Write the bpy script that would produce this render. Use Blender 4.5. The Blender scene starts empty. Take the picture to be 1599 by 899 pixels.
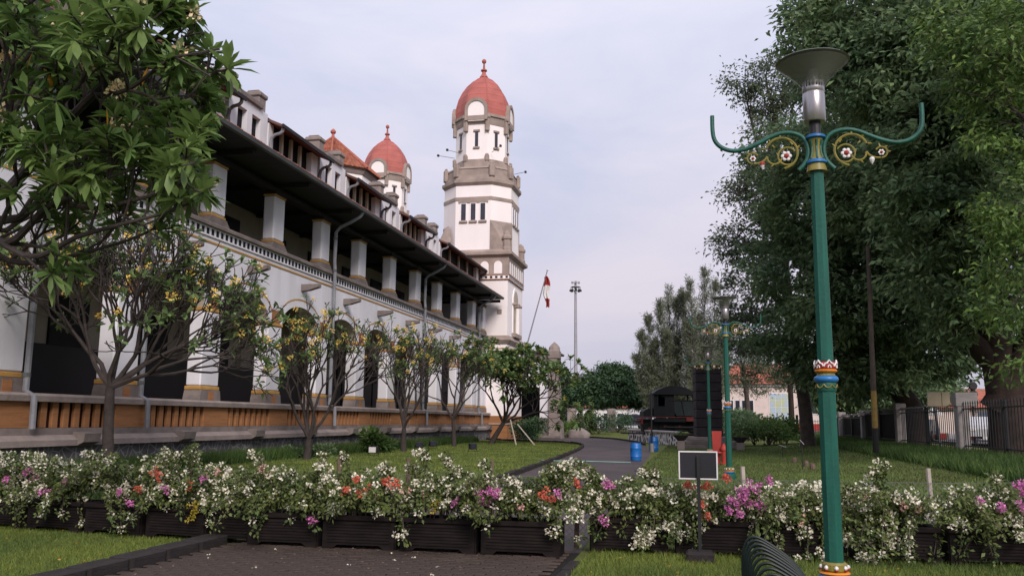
import bpy, math, random
import numpy as np
from mathutils import Vector, Matrix
random.seed(7); RNG=np.random.default_rng(11)
R=math.radians
scn=bpy.context.scene
COL=scn.collection
# ---------------------------------------------------------------- camera
YAW,PITCH,ROLL,FPX=.2104160,.1508990,.00964121,1354.884
EYE=np.array([0,0,1.6])
_f=np.array([-math.sin(YAW)*math.cos(PITCH),math.cos(YAW)*math.cos(PITCH),math.sin(PITCH)])
_r0=np.array([math.cos(YAW),math.sin(YAW),0.]); _u0=np.cross(_r0,_f)
_r=_r0*math.cos(ROLL)+_u0*math.sin(ROLL); _u=_u0*math.cos(ROLL)-_r0*math.sin(ROLL)
cam_d=bpy.data.cameras.new('camera'); cam=bpy.data.objects.new('camera',cam_d); COL.objects.link(cam)
cam_d.sensor_width=36; cam_d.lens=FPX/1599*36; cam_d.clip_start=.1; cam_d.clip_end=6000
M=Matrix.Identity(4)
for i in range(3):
    M[i][0]=_r[i]; M[i][1]=_u[i]; M[i][2]=-_f[i]; M[i][3]=EYE[i]
cam.matrix_world=M; scn.camera=cam
def at(x,y,d):
    v=(_f+_r*(x-799.5)/FPX-_u*(y-449.5)/FPX)*d+EYE
    return Vector(v.tolist())
# ---------------------------------------------------------------- world, sun, exposure
SUN_EL,SUN_AZ=R(35),R(152)      # azimuth clockwise from +Y: behind the camera, a little to the right
w=bpy.data.worlds.new('World'); scn.world=w; w.use_nodes=True
nt=w.node_tree; N=nt.nodes; L=nt.links; N.clear()
out=N.new('ShaderNodeOutputWorld'); bg=N.new('ShaderNodeBackground')
sky=N.new('ShaderNodeTexSky'); sky.sky_type='NISHITA'; sky.sun_disc=False
sky.sun_elevation=SUN_EL; sky.sun_rotation=SUN_AZ; sky.air_density=1.0; sky.dust_density=2.5; sky.ozone_density=1.5
tc=N.new('ShaderNodeTexCoord'); mp=N.new('ShaderNodeMapping'); mp.inputs['Scale'].default_value=(1.3,1.3,4.2); mp.inputs['Rotation'].default_value=(0,R(8),R(20))
n1=N.new('ShaderNodeTexNoise'); n1.inputs['Scale'].default_value=1.5; n1.inputs['Detail'].default_value=7; n1.inputs['Roughness'].default_value=.55
n1.inputs['Distortion'].default_value=.4
L.new(tc.outputs['Generated'],mp.inputs['Vector']); L.new(mp.outputs['Vector'],n1.inputs['Vector'])
cr=N.new('ShaderNodeValToRGB'); cr.color_ramp.elements[0].position=.33; cr.color_ramp.elements[0].color=(5.3,5.6,7.1,1)
cr.color_ramp.elements[1].position=.70; cr.color_ramp.elements[1].color=(6.75,6.55,7.5,1)
L.new(n1.outputs['Fac'],cr.inputs['Fac'])
mr=N.new('ShaderNodeMapRange'); mr.inputs['From Min'].default_value=.25; mr.inputs['From Max'].default_value=.6
mr.inputs['To Min'].default_value=.80; mr.inputs['To Max'].default_value=.97
L.new(n1.outputs['Fac'],mr.inputs['Value'])
# the cloud layer greys and darkens a little towards the horizon, as an overcast sky does all round
sep=N.new('ShaderNodeSeparateXYZ'); L.new(tc.outputs['Generated'],sep.inputs[0])
hz=N.new('ShaderNodeMapRange'); hz.inputs['From Min'].default_value=0; hz.inputs['From Max'].default_value=.45
hz.inputs['To Min'].default_value=0; hz.inputs['To Max'].default_value=1; L.new(sep.outputs['Z'],hz.inputs['Value'])
hm=N.new('ShaderNodeMixRGB'); hm.blend_type='MULTIPLY'; hm.inputs[0].default_value=1
hr=N.new('ShaderNodeValToRGB'); hr.color_ramp.elements[0].color=(.77,.71,.70,1); hr.color_ramp.elements[1].color=(1.0,1.0,1.0,1)
L.new(hz.outputs[0],hr.inputs[0]); L.new(cr.outputs[0],hm.inputs[1]); L.new(hr.outputs[0],hm.inputs[2])
mx=N.new('ShaderNodeMixRGB'); L.new(mr.outputs[0],mx.inputs[0]); L.new(sky.outputs[0],mx.inputs[1]); L.new(hm.outputs[0],mx.inputs[2])
L.new(mx.outputs[0],bg.inputs[0]); bg.inputs[1].default_value=.1; L.new(bg.outputs[0],out.inputs[0])
sd=bpy.data.lights.new('sun','SUN'); sd.energy=2.35; sd.angle=R(22); sd.color=(1,.90,.84)
so=bpy.data.objects.new('sun',sd); COL.objects.link(so)
sdir=Vector((math.sin(SUN_AZ)*math.cos(SUN_EL),math.cos(SUN_AZ)*math.cos(SUN_EL),math.sin(SUN_EL)))
so.rotation_euler=sdir.to_track_quat('Z','Y').to_euler(); so.location=sdir*50+Vector((0,0,30))
scn.view_settings.view_transform='Standard'; scn.view_settings.look='None'; scn.view_settings.exposure=0.42; scn.view_settings.gamma=1
scn.render.engine='CYCLES'
scn.cycles.max_bounces=6; scn.cycles.diffuse_bounces=4; scn.cycles.transparent_max_bounces=6
# ---------------------------------------------------------------- materials
def mat(name,c,rough=.85,c2=None,ns=3.,amt=.5,detail=6,bump=0,bs=None,metal=0,rand=0,trans=0,spec=.3,hue=0,streak=None):
    m=bpy.data.materials.new(name); m.use_nodes=True; t=m.node_tree; n=t.nodes; l=t.links
    b=n['Principled BSDF']; b.inputs['Roughness'].default_value=rough; b.inputs['Metallic'].default_value=metal
    b.inputs['Specular IOR Level'].default_value=spec
    tcn=n.new('ShaderNodeTexCoord')
    nz=n.new('ShaderNodeTexNoise'); nz.inputs['Scale'].default_value=ns; nz.inputs['Detail'].default_value=detail; nz.inputs['Roughness'].default_value=.6
    mpo=n.new('ShaderNodeMapping'); mpo.inputs['Location'].default_value=(3.71,8.13,5.37); l.new(tcn.outputs['Object'],mpo.inputs['Vector']); l.new(mpo.outputs[0],nz.inputs['Vector'])
    if streak:
        mpn=n.new('ShaderNodeMapping'); mpn.inputs['Scale'].default_value=streak; l.new(tcn.outputs['Object'],mpn.inputs['Vector']); l.new(mpn.outputs[0],nz.inputs['Vector'])
    cc2=c2 if c2 else tuple(x*.6 for x in c)
    rp=n.new('ShaderNodeValToRGB'); rp.color_ramp.elements[0].position=.5-.25*(1-amt)-.05; rp.color_ramp.elements[1].position=.68
    rp.color_ramp.elements[0].color=(*cc2,1); rp.color_ramp.elements[1].color=(*c,1)
    l.new(nz.outputs['Fac'],rp.inputs['Fac']); src=rp.outputs[0]
    if rand:
        g=n.new('ShaderNodeNewGeometry'); hs=n.new('ShaderNodeHueSaturation')
        r1=n.new('ShaderNodeMapRange'); r1.inputs['To Min'].default_value=1-rand; r1.inputs['To Max'].default_value=1+rand
        l.new(g.outputs['Random Per Island'],r1.inputs['Value']); l.new(r1.outputs[0],hs.inputs['Value'])
        r2=n.new('ShaderNodeMapRange'); r2.inputs['To Min'].default_value=.5-hue; r2.inputs['To Max'].default_value=.5+hue
        mm=n.new('ShaderNodeMath'); mm.operation='FRACT'; mu=n.new('ShaderNodeMath'); mu.operation='MULTIPLY'; mu.inputs[1].default_value=7.31
        l.new(g.outputs['Random Per Island'],mu.inputs[0]); l.new(mu.outputs[0],mm.inputs[0]); l.new(mm.outputs[0],r2.inputs['Value']); l.new(r2.outputs[0],hs.inputs['Hue'])
        l.new(src,hs.inputs['Color']); src=hs.outputs[0]
    l.new(src,b.inputs['Base Color'])
    if bump:
        nb=n.new('ShaderNodeTexNoise'); nb.inputs['Scale'].default_value=bs or ns*6; nb.inputs['Detail'].default_value=4
        l.new(tcn.outputs['Object'],nb.inputs['Vector']); bp=n.new('ShaderNodeBump'); bp.inputs['Strength'].default_value=bump; bp.inputs['Distance'].default_value=.03
        l.new(nb.outputs['Fac'],bp.inputs['Height']); l.new(bp.outputs[0],b.inputs['Normal'])
    if trans:
        tr=n.new('ShaderNodeBsdfTranslucent'); ms=n.new('ShaderNodeMixShader'); ms.inputs[0].default_value=trans
        l.new(src,tr.inputs['Color']); l.new(b.outputs[0],ms.inputs[1]); l.new(tr.outputs[0],ms.inputs[2])
        l.new(ms.outputs[0],n['Material Output'].inputs['Surface'])
    return m
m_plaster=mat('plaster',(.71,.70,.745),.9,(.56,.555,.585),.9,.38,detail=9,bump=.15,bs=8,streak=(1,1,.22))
m_plaster_t=mat('plaster tower',(.86,.81,.81),.9,(.76,.70,.69),.5,.2,bump=.1,bs=6,streak=(1,1,.3))
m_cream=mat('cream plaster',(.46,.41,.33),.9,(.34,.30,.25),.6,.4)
m_stone=mat('grey stone',(.22,.185,.17),.9,(.13,.11,.105),1.3,.5,bump=.4,bs=14)
m_stone_l=mat('pale stone',(.29,.24,.22),.9,(.18,.15,.14),1.2,.5,bump=.4,bs=14)
m_yellow=mat('ochre paint',(.48,.27,.075),.8,(.36,.20,.06),2,.5)
m_stone_w=mat('warm tower stone',(.36,.29,.25),.9,(.25,.20,.18),1.2,.5,bump=.4,bs=14)
m_brick=mat('orange brick',(.34,.16,.065),.85,(.23,.10,.045),2.2,.5,bump=.3,bs=9,streak=(.4,.4,9))
m_brick_d=mat('shaded red brick',(.035,.010,.008),.9,(.02,.007,.006),3,.5)  # dark red recess, darkened further so the baluster gaps read as shade
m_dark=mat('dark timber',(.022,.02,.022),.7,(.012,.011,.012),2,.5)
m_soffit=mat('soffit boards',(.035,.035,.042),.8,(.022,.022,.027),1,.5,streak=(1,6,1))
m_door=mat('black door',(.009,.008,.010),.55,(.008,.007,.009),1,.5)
m_gutter=mat('gutter metal',(.10,.105,.11),.6,(.06,.06,.065),1,.5)
m_pipe=mat('grey pipe',(.22,.23,.25),.6,(.15,.15,.17),2,.5)
m_polew=mat('weathered pole',(.085,.065,.055),.9,(.05,.04,.036),4,.5)
m_poley=mat('faded yellow paint',(.26,.17,.05),.8,(.18,.12,.04),5,.5)
m_brown=mat('brown roof',(.15,.075,.06),.85,(.08,.045,.04),1.2,.6,streak=(1,5,1))
m_tile=mat('orange roof tile',(.36,.135,.08),.8,(.25,.085,.055),3,.6,rand=.3,hue=.01)
m_dome=mat('red dome metal',(.42,.125,.105),.7,(.31,.09,.075),.9,.4,spec=.35,rand=.07)
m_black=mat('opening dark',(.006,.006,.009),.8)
m_window=mat('window glass',(.03,.032,.05),.15,(.02,.02,.03),1,.5,spec=.6)
m_red=mat('red paint',(.34,.035,.028),.55,(.24,.026,.02),2,.5)
m_redd=mat('dull red paint',(.16,.022,.018),.6,(.09,.014,.012),3,.6)
m_green=mat('green lamp paint',(.008,.100,.070),.48,(.006,.062,.045),2.2,.6,spec=.4,bump=.12,bs=30,streak=(6,6,.7))
m_blue=mat('blue paint',(.02,.16,.42),.4,(.015,.12,.33),3,.5,spec=.5)
m_gold=mat('olive gold paint',(.26,.20,.04),.45,(.14,.13,.03),9,.6,spec=.4)
m_orange=mat('orange paint',(.62,.22,.015),.45,(.5,.16,.01),5,.5)
m_white=mat('white paint',(.75,.73,.73),.5,(.6,.58,.58),5,.4)
m_steel=mat('brushed steel',(.42,.40,.41),.32,(.30,.28,.29),4,.5,metal=.85,streak=(8,8,1))
m_dish=mat('dull dish metal',(.20,.20,.19),.4,(.12,.13,.12),4,.5,metal=.4)
m_bark=mat('bark',(.115,.090,.078),.95,(.055,.044,.04),4,.5,bump=.6,bs=22)
m_bark_d=mat('dark bark',(.050,.034,.028),.95,(.022,.015,.013),2,.5,bump=.8,bs=9)
m_bark_g=mat('frangipani bark',(.062,.050,.046),.9,(.036,.029,.027),5,.5,bump=.5,bs=25)
m_lf_f=mat('frangipani leaf',(.17,.25,.085),.55,(.10,.16,.058),1.2,.5,rand=.35,hue=.015,trans=.35,spec=.35)
m_lf_n=mat('near frangipani leaf',(.175,.265,.075),.5,(.090,.160,.045),.9,.5,rand=.38,hue=.018,trans=.42,spec=.4)
m_lf_y=mat('yellowed leaf',(.50,.26,.02),.5,(.4,.2,.02),2,.5,trans=.3)
m_lf_a=mat('dark tree leaf',(.215,.30,.14),.6,(.095,.155,.085),.35,.5,rand=.45,hue=.02,trans=.45,spec=.25)
m_lf_b=mat('grey green tree leaf',(.165,.20,.12),.65,(.085,.115,.075),.4,.5,rand=.35,hue=.02,trans=.42,spec=.25)
m_lf_c=mat('bright tree leaf',(.16,.25,.06),.55,(.075,.13,.04),.5,.5,rand=.35,hue=.02,trans=.3,spec=.25)
m_lf_p=mat('casuarina needle',(.20,.225,.15),.8,(.14,.16,.11),.5,.5,rand=.3,hue=.02,trans=.15)
m_lf_r=mat('round tree leaf',(.075,.135,.062),.7,(.038,.080,.042),.4,.5,rand=.3,hue=.015,trans=.15)
m_lf_g=mat('bougainvillea leaf',(.150,.180,.055),.6,(.070,.110,.035),2.5,.5,rand=.4,hue=.025,trans=.25)
m_fl_w=mat('white bract',(.86,.82,.70),.7,(.68,.64,.48),5,.4,rand=.18,trans=.25)
m_fl_m=mat('magenta bract',(.66,.24,.50),.7,(.52,.13,.36),5,.4,rand=.25,trans=.25)
m_fl_r=mat('red bract',(.68,.16,.10),.7,(.52,.09,.06),5,.4,rand=.25,trans=.25)
m_fl_s=mat('salmon bract',(.66,.42,.36),.7,(.5,.22,.2),5,.4,rand=.25,trans=.25)
m_fl_y=mat('yellow frangipani bloom',(.85,.66,.20),.6,(.78,.50,.08),5,.4,rand=.2,trans=.2)
m_fl_c=mat('cream frangipani bloom',(.82,.70,.48),.6,(.75,.55,.3),5,.4,rand=.2,trans=.2)
m_lf_yg=mat('yellow green leaf',(.42,.33,.04),.6,(.3,.24,.03),5,.5,rand=.3,trans=.2)
m_grass=mat('lawn soil and grass',(.115,.135,.028),.95,(.070,.090,.020),1.1,.5,bump=.6,bs=60)
m_blade=mat('grass blade',(.20,.245,.048),.7,(.095,.140,.034),.55,.7,rand=.4,hue=.025,trans=.3)
m_tall=mat('tall grass blade',(.070,.120,.026),.7,(.038,.078,.020),.7,.5,rand=.4,hue=.02,trans=.3)
m_asph=mat('worn asphalt',(.078,.058,.056),.72,(.042,.031,.031),.5,.6,bump=.35,bs=40)
m_road=mat('street asphalt',(.10,.095,.095),.85,(.07,.066,.066),.8,.5)
m_paver=mat('brown paver',(.088,.064,.052),.82,(.030,.022,.018),.9,.6,bump=.6,bs=40)
m_kerb=mat('dark kerb',(.035,.028,.027),.9,(.018,.015,.015),2.5,.5,bump=.5,bs=25)
m_plant=mat('black planter timber',(.020,.015,.014),.8,(.009,.007,.007),3.5,.6,spec=.1,streak=(1,1,4))
m_soil=mat('soil',(.05,.032,.022),.95,bump=.5)
m_lava=mat('lava stone',(.048,.040,.044),.9,(.028,.023,.027),2.5,.5,bump=.5,bs=16)
m_loco=mat('locomotive black',(.008,.010,.012),.6,(.005,.006,.008),2,.5,spec=.2)
m_locog=mat('tank plate',(.016,.024,.025),.5,(.010,.015,.017),1.5,.5,spec=.25)
m_barrel=mat('blue plastic',(.008,.13,.42),.4,(.006,.10,.34),3,.4,spec=.5)
m_wood=mat('weathered stake',(.17,.11,.085),.9,(.09,.06,.05),7,.5,bump=.4)
m_wood_l=mat('pale prop pole',(.42,.37,.32),.8,(.32,.28,.24),7,.5)
m_wire=mat('wire',(.22,.24,.22),.5,metal=.5)
m_conc=mat('concrete post',(.30,.28,.27),.9,(.19,.175,.17),2,.5,bump=.4,bs=20)
m_pink=mat('pinkish wall',(.66,.55,.50),.9,(.54,.45,.42),1,.4)
m_iron=mat('black iron',(.018,.018,.020),.5,(.010,.010,.011),2,.5,spec=.4)
m_grey=mat('galvanised grey',(.34,.33,.36),.5,(.28,.27,.30),2,.5,metal=.3)
m_hose=mat('pale hose',(.25,.42,.38),.5)
m_board=mat('sign board back',(.022,.022,.028),.5,(.016,.016,.02),2,.5)
m_beige=mat('beige sign back',(.42,.36,.25),.7,(.34,.28,.19),3,.5)
m_bench=mat('black green coated metal',(.005,.012,.011),.42,(.004,.009,.008),4,.5,spec=.22)
m_carw=mat('silver car paint',(.55,.56,.60),.25,(.5,.5,.55),1,.5,spec=.6)
m_card=mat('dark car paint',(.05,.06,.08),.25,(.04,.05,.07),1,.5,spec=.6)
m_carr=mat('red car paint',(.40,.04,.03),.25,(.36,.03,.03),1,.5,spec=.6)
m_tyre=mat('tyre',(.02,.02,.02),.8)
def rubble():
    m=mat('rubble wall',(.12,.115,.12),.9,(.06,.058,.06),2,.5); t=m.node_tree; n=t.nodes; l=t.links; b=n['Principled BSDF']
    tcn=n.new('ShaderNodeTexCoord'); v=n.new('ShaderNodeTexVoronoi'); v.feature='DISTANCE_TO_EDGE'; v.inputs['Scale'].default_value=3.2
    l.new(tcn.outputs['Object'],v.inputs['Vector']); c=n.new('ShaderNodeValToRGB'); c.color_ramp.elements[0].position=.035; c.color_ramp.elements[1].position=.06
    c.color_ramp.elements[0].color=(.42,.40,.39,1); c.color_ramp.elements[1].color=(0,0,0,1); l.new(v.outputs['Distance'],c.inputs[0])
    mix=n.new('ShaderNodeMixRGB'); src=b.inputs['Base Color'].links[0].from_socket; l.new(c.outputs[0],mix.inputs[0]); l.new(src,mix.inputs[1]); mix.inputs[2].default_value=(.40,.38,.37,1)
    l.new(mix.outputs[0],b.inputs['Base Color']); bp=n.new('ShaderNodeBump'); bp.inputs['Strength'].default_value=.7; bp.inputs['Distance'].default_value=.05
    l.new(v.outputs['Distance'],bp.inputs['Height']); l.new(bp.outputs[0],b.inputs['Normal']); return m
m_rubble=rubble()
def batik():
    m=mat('black and white stone',(.6,.6,.6)); t=m.node_tree; n=t.nodes; l=t.links; b=n['Principled BSDF']
    tcn=n.new('ShaderNodeTexCoord'); v=n.new('ShaderNodeTexVoronoi'); v.feature='DISTANCE_TO_EDGE'; v.inputs['Scale'].default_value=1.9
    l.new(tcn.outputs['Object'],v.inputs['Vector']); c=n.new('ShaderNodeValToRGB'); c.color_ramp.interpolation='CONSTANT'; c.color_ramp.elements[0].color=(.72,.70,.72,1)
    c.color_ramp.elements[1].position=.16; c.color_ramp.elements[1].color=(.03,.028,.035,1); l.new(v.outputs['Distance'],c.inputs[0]); l.new(c.outputs[0],b.inputs['Base Color']); return m
m_batik=batik()
def glass():
    m=bpy.data.materials.new('smoked glass cone'); m.use_nodes=True; t=m.node_tree; n=t.nodes; l=t.links; b=n['Principled BSDF']
    b.inputs['Base Color'].default_value=(.42,.44,.40,1); b.inputs['Roughness'].default_value=.18
    tr=n.new('ShaderNodeBsdfTransparent'); tr.inputs['Color'].default_value=(.80,.80,.77,1); ms=n.new('ShaderNodeMixShader'); ms.inputs[0].default_value=.72
    l.new(b.outputs[0],ms.inputs[1]); l.new(tr.outputs[0],ms.inputs[2]); l.new(ms.outputs[0],n['Material Output'].inputs['Surface']); return m
m_glass=glass()
# ---------------------------------------------------------------- helpers
def tag(o,label=None,cat=None,group=None,kind=None):
    if label: o['label']=label
    if cat: o['category']=cat
    if group: o['group']=group
    if kind: o['kind']=kind
    return o
def thing(name,label,cat,loc=(0,0,0),rz=0,group=None):
    o=bpy.data.objects.new(name,None); COL.objects.link(o); o.location=loc; o.rotation_euler=(0,0,rz); o.empty_display_size=.2
    return tag(o,label,cat,group)
def copy_tree(o,parent=None,loc=None,rz=None,label=None):
    c=o.copy(); COL.objects.link(c)
    if parent: c.parent=parent
    if loc is not None: c.location=loc
    if rz is not None: c.rotation_euler=(0,0,rz)
    if label: c['label']=label
    for ch in list(o.children): copy_tree(ch,c)
    return c
def origin(p):
    v=Vector((0,0,0))
    while p is not None: v+=p.location; p=p.parent
    return v
def link_mesh(name,me,parent=None,loc=(0,0,0),rot=(0,0,0),scale=(1,1,1)):
    o=bpy.data.objects.new(name,me); COL.objects.link(o); o.location=loc; o.rotation_euler=rot; o.scale=scale
    if parent: o.parent=parent
    return o
SPLIT={'dormer_wall','niche_capital','rail','roof_post','side_tank','shaft_post','lintel','tank_rib','drum_cornices','panel'}
class MB:
    def __init__(s): s.v=[]; s.f=[]
    def add(s,vs,fs):
        n=len(s.v); s.v+=[tuple(q) for q in vs]; s.f+=[tuple(i+n for i in q) for q in fs]; return s
    def box(s,x0,x1,y0,y1,z0,z1):
        return s.add([(x0,y0,z0),(x1,y0,z0),(x1,y1,z0),(x0,y1,z0),(x0,y0,z1),(x1,y0,z1),(x1,y1,z1),(x0,y1,z1)],
          [(3,2,1,0),(4,5,6,7),(0,1,5,4),(1,2,6,5),(2,3,7,6),(3,0,4,7)])
    def bbox(s,x0,x1,y0,y1,z0,z1,b=.02):
        # box with chamfered vertical and horizontal edges
        vs=[];rings=[(z0,b),(z0+b,0),(z1-b,0),(z1,b)]
        for z,i in rings:
            a=[(x0+b,y0+i),(x1-b,y0+i),(x1-i,y0+b),(x1-i,y1-b),(x1-b,y1-i),(x0+b,y1-i),(x0+i,y1-b),(x0+i,y0+b)]
            vs+=[(p,q,z) for p,q in a]
        fs=[tuple(range(7,-1,-1)),tuple(range(24,32))]
        for k in range(3):
            for j in range(8): fs.append((k*8+j,k*8+(j+1)%8,k*8+8+(j+1)%8,k*8+8+j))
        return s.add(vs,fs)
    def prism(s,poly,a,b,axis='x'):
        # poly in the two other axes; x: (y,z); y: (x,z); z: (x,y)
        n=len(poly)
        def P(u,v,t): return (t,u,v) if axis=='x' else ((u,t,v) if axis=='y' else (u,v,t))
        vs=[P(u,v,a) for u,v in poly]+[P(u,v,b) for u,v in poly]
        fs=[tuple(range(n)),tuple(range(2*n-1,n-1,-1))]+[((i+1)%n,i,n+i,n+(i+1)%n) for i in range(n)]
        return s.add(vs,fs)
    def frustum(s,poly0,z0,poly1,z1):
        n=len(poly0); vs=[(x,y,z0) for x,y in poly0]+[(x,y,z1) for x,y in poly1]
        return s.add(vs,[tuple(range(n-1,-1,-1)),tuple(range(n,2*n))]+[(i,(i+1)%n,n+(i+1)%n,n+i) for i in range(n)])
    def lathe(s,prof,n=16,c=(0,0,0),a0=0,cap=True,axis='z'):
        vs=[];m=len(prof)
        for r,z in prof:
            for k in range(n):
                a=a0+2*math.pi*k/n; u,v=r*math.cos(a),r*math.sin(a)
                if axis=='z': vs.append((c[0]+u,c[1]+v,c[2]+z))
                elif axis=='y': vs.append((c[0]+u,c[1]+z,c[2]-v))
                else: vs.append((c[0]+z,c[1]+u,c[2]+v))
        fs=[(i*n+k,i*n+(k+1)%n,(i+1)*n+(k+1)%n,(i+1)*n+k) for i in range(m-1) for k in range(n)]
        if cap: fs+=[tuple(range(n-1,-1,-1)),tuple(range((m-1)*n,m*n))]
        return s.add(vs,fs)
    def tube(s,pts,rad,n=6,cap=True,flat=None):
        pts=[Vector(p) for p in pts]; m=len(pts)
        if not isinstance(rad,(list,tuple)): rad=[rad]*m
        vs=[]; prev=None
        for i,p in enumerate(pts):
            t=(pts[min(i+1,m-1)]-pts[max(i-1,0)]); t=t.normalized() if t.length>1e-9 else Vector((0,0,1))
            if prev is None:
                a=Vector((0,0,1)) if abs(t.z)<.9 else Vector((1,0,0)); u=t.cross(a).normalized()
            else:
                u=prev-t*prev.dot(t); u=u.normalized() if u.length>1e-6 else t.orthogonal().normalized()
            prev=u; vv=t.cross(u)
            for k in range(n):
                a=2*math.pi*k/n; vs.append(tuple(p+(u*math.cos(a)+vv*math.sin(a))*rad[i]))
        fs=[(i*n+k,i*n+(k+1)%n,(i+1)*n+(k+1)%n,(i+1)*n+k) for i in range(m-1) for k in range(n)]
        if cap: fs+=[tuple(range(n-1,-1,-1)),tuple(range((m-1)*n,m*n))]
        return s.add(vs,fs)
    def ball(s,c,r,n=8,m=5,sq=(1,1,1)):
        pr=[(max(r*math.sin(math.pi*i/m),1e-4),-r*math.cos(math.pi*i/m)) for i in range(m+1)]
        k=len(s.v); s.lathe(pr,n,(0,0,0))
        for i in range(k,len(s.v)):
            x,y,z=s.v[i]; s.v[i]=(c[0]+x*sq[0],c[1]+y*sq[1],c[2]+z*sq[2])
        return s
    def comps(s):
        p=list(range(len(s.v)))
        def fnd(a):
            while p[a]!=a: p[a]=p[p[a]]; a=p[a]
            return a
        for f in s.f:
            r=fnd(f[0])
            for q in f[1:]: p[fnd(q)]=r
        g={}
        for f in s.f: g.setdefault(fnd(f[0]),[]).append(f)
        out=[]
        for fs in g.values():
            ids=sorted({i for f in fs for i in f}); mp_={k:j for j,k in enumerate(ids)}; b=MB(); b.v=[s.v[i] for i in ids]; b.f=[tuple(mp_[i] for i in f) for f in fs]; out.append(b)
        return out
    def build(s,name,m,parent=None,smooth=False,local=False):
        if name in SPLIT and parent is not None:
            cs=s.comps()
            if len(cs)>1: return [c.build(name,m,parent,smooth,local) for c in cs][0]
        o0=Vector((0,0,0)) if (local or parent is None) else origin(parent)
        me=bpy.data.meshes.new(name); me.from_pydata([(x-o0.x,y-o0.y,z-o0.z) for x,y,z in s.v],[],s.f)
        me.materials.append(m)
        if smooth:
            me.shade_smooth() if hasattr(me,'shade_smooth') else None
            try: me.set_sharp_from_angle(angle=R(40))
            except Exception: pass
        ob=bpy.data.objects.new(name,me); COL.objects.link(ob)
        if parent: ob.parent=parent
        return ob
def np_mesh(name,V,F,m,parent=None,local=False,smooth=False):
    """V (n,3), F (k,c) constant corner count"""
    if parent is not None and not local: V=V-np.array(origin(parent))
    me=bpy.data.meshes.new(name); n,k,c=len(V),len(F),F.shape[1]
    me.vertices.add(n); me.vertices.foreach_set('co',V.astype(np.float32).ravel())
    me.loops.add(k*c); me.loops.foreach_set('vertex_index',F.astype(np.int32).ravel())
    me.polygons.add(k); me.polygons.foreach_set('loop_start',(np.arange(k)*c).astype(np.int32))
    me.update(calc_edges=True); me.materials.append(m)
    ob=bpy.data.objects.new(name,me); COL.objects.link(ob)
    if parent is not None: ob.parent=parent
    return ob
def unit(a): return a/np.maximum(np.linalg.norm(a,axis=1,keepdims=True),1e-9)
def leaf_quads(P,D,Ln,W,droop=.15):
    n=len(P); D=unit(D); U=unit(RNG.normal(size=(n,3))+np.array([0,0,.8])); S=unit(np.cross(D,U))
    Ln=np.broadcast_to(np.asarray(Ln,float).reshape(-1,1),(n,1)); W=np.broadcast_to(np.asarray(W,float).reshape(-1,1),(n,1))
    mid=P+D*Ln*.5; tip=P+D*Ln-np.array([0,0,1.])*Ln*droop
    V=np.stack([P,mid+S*W*.5,tip,mid-S*W*.5],1).reshape(-1,3)
    F=np.arange(4*n).reshape(-1,4); return V,F
def leaves(name,P,D,Ln,W,m,parent=None,droop=.15,stuff=False,local=False):
    V,F=leaf_quads(np.asarray(P,float),np.asarray(D,float),Ln,W,droop)
    return np_mesh(name,V,F,m,parent,local)
def blades(name,P,H,Wd,m,lean=.35,parent=None):
    n=len(P); a=RNG.uniform(0,2*np.pi,n); S=np.stack([np.cos(a),np.sin(a),0*a],1); ln=RNG.normal(size=(n,3))*lean; ln[:,2]=0
    H=np.broadcast_to(np.asarray(H,float).reshape(-1,1),(n,1)); 
    tip=P+np.array([0,0,1.])*H+ln*H; V=np.stack([P-S*Wd/2,P+S*Wd/2,tip],1).reshape(-1,3)
    return np_mesh(name,V,np.arange(3*n).reshape(-1,3),m,parent)
def sstep(a,b,x):
    t=min(1,max(0,(x-a)/(b-a))); return t*t*(3-2*t)
def zg(x,y): return max(.38*sstep(3,9,x),.62*sstep(83,96,y))
zgv=np.vectorize(zg)
# ---------------------------------------------------------------- ground, paths
xs=sorted(set([-1500,-600,-250,-120,-60]+list(range(-40,46,2))+[3,5,7,9,60,120,250,600,1500])); ys=sorted(set([-300,-100,-30,-10]+list(range(0,124,3))+[160,250,500,1000,2500]))
V=np.array([(x,y,zg(x,y)-.004) for y in ys for x in xs],float); nx=len(xs)
F=np.array([(j*nx+i,j*nx+i+1,(j+1)*nx+i+1,(j+1)*nx+i) for j in range(len(ys)-1) for i in range(nx-1)])
tag(np_mesh('ground',V,F,m_grass),'short mown green lawn around the path','lawn',kind='structure')
# main path: left and right edge
PL=[(-5.2,10.9),(-5.15,16),(-5.15,22.5),(-5.5,32),(-6.1,44),(-6.9,54),(-8.0,60),(-9.6,63.5),(-12.2,66),(-15,68),(-18,72)]
PR=[(-1.45,10.9),(-1.6,16),(-1.7,22.5),(-2.0,32),(-2.35,44),(-3.0,54),(-4.2,64),(-6.0,73),(-8.2,80),(-11.5,84.5),(-18,87)]
def smooth_line(P,k=5):
    o=[]
    for i in range(len(P)-1):
        p0=P[max(i-1,0)];p1=P[i];p2=P[i+1];p3=P[min(i+2,len(P)-1)]
        for j in range(k):
            t=j/k; o.append(tuple(.5*((2*p1[q])+(-p0[q]+p2[q])*t+(2*p0[q]-5*p1[q]+4*p2[q]-p3[q])*t*t+(-p0[q]+3*p1[q]-3*p2[q]+p3[q])*t**3) for q in range(len(p1))))
    o.append(tuple(P[-1])); return o
SL,SR=smooth_line(PL),smooth_line(PR)
mb=MB()
n=len(SL); mb.add([(x,y,.002) for x,y in SL]+[(x,y,.002) for x,y in SR],[(i,n+i,n+i+1,i+1) for i in range(n-1)])
tag(mb.build('path',m_asph),'grey garden path curving away towards the tower','path',kind='structure')
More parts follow.
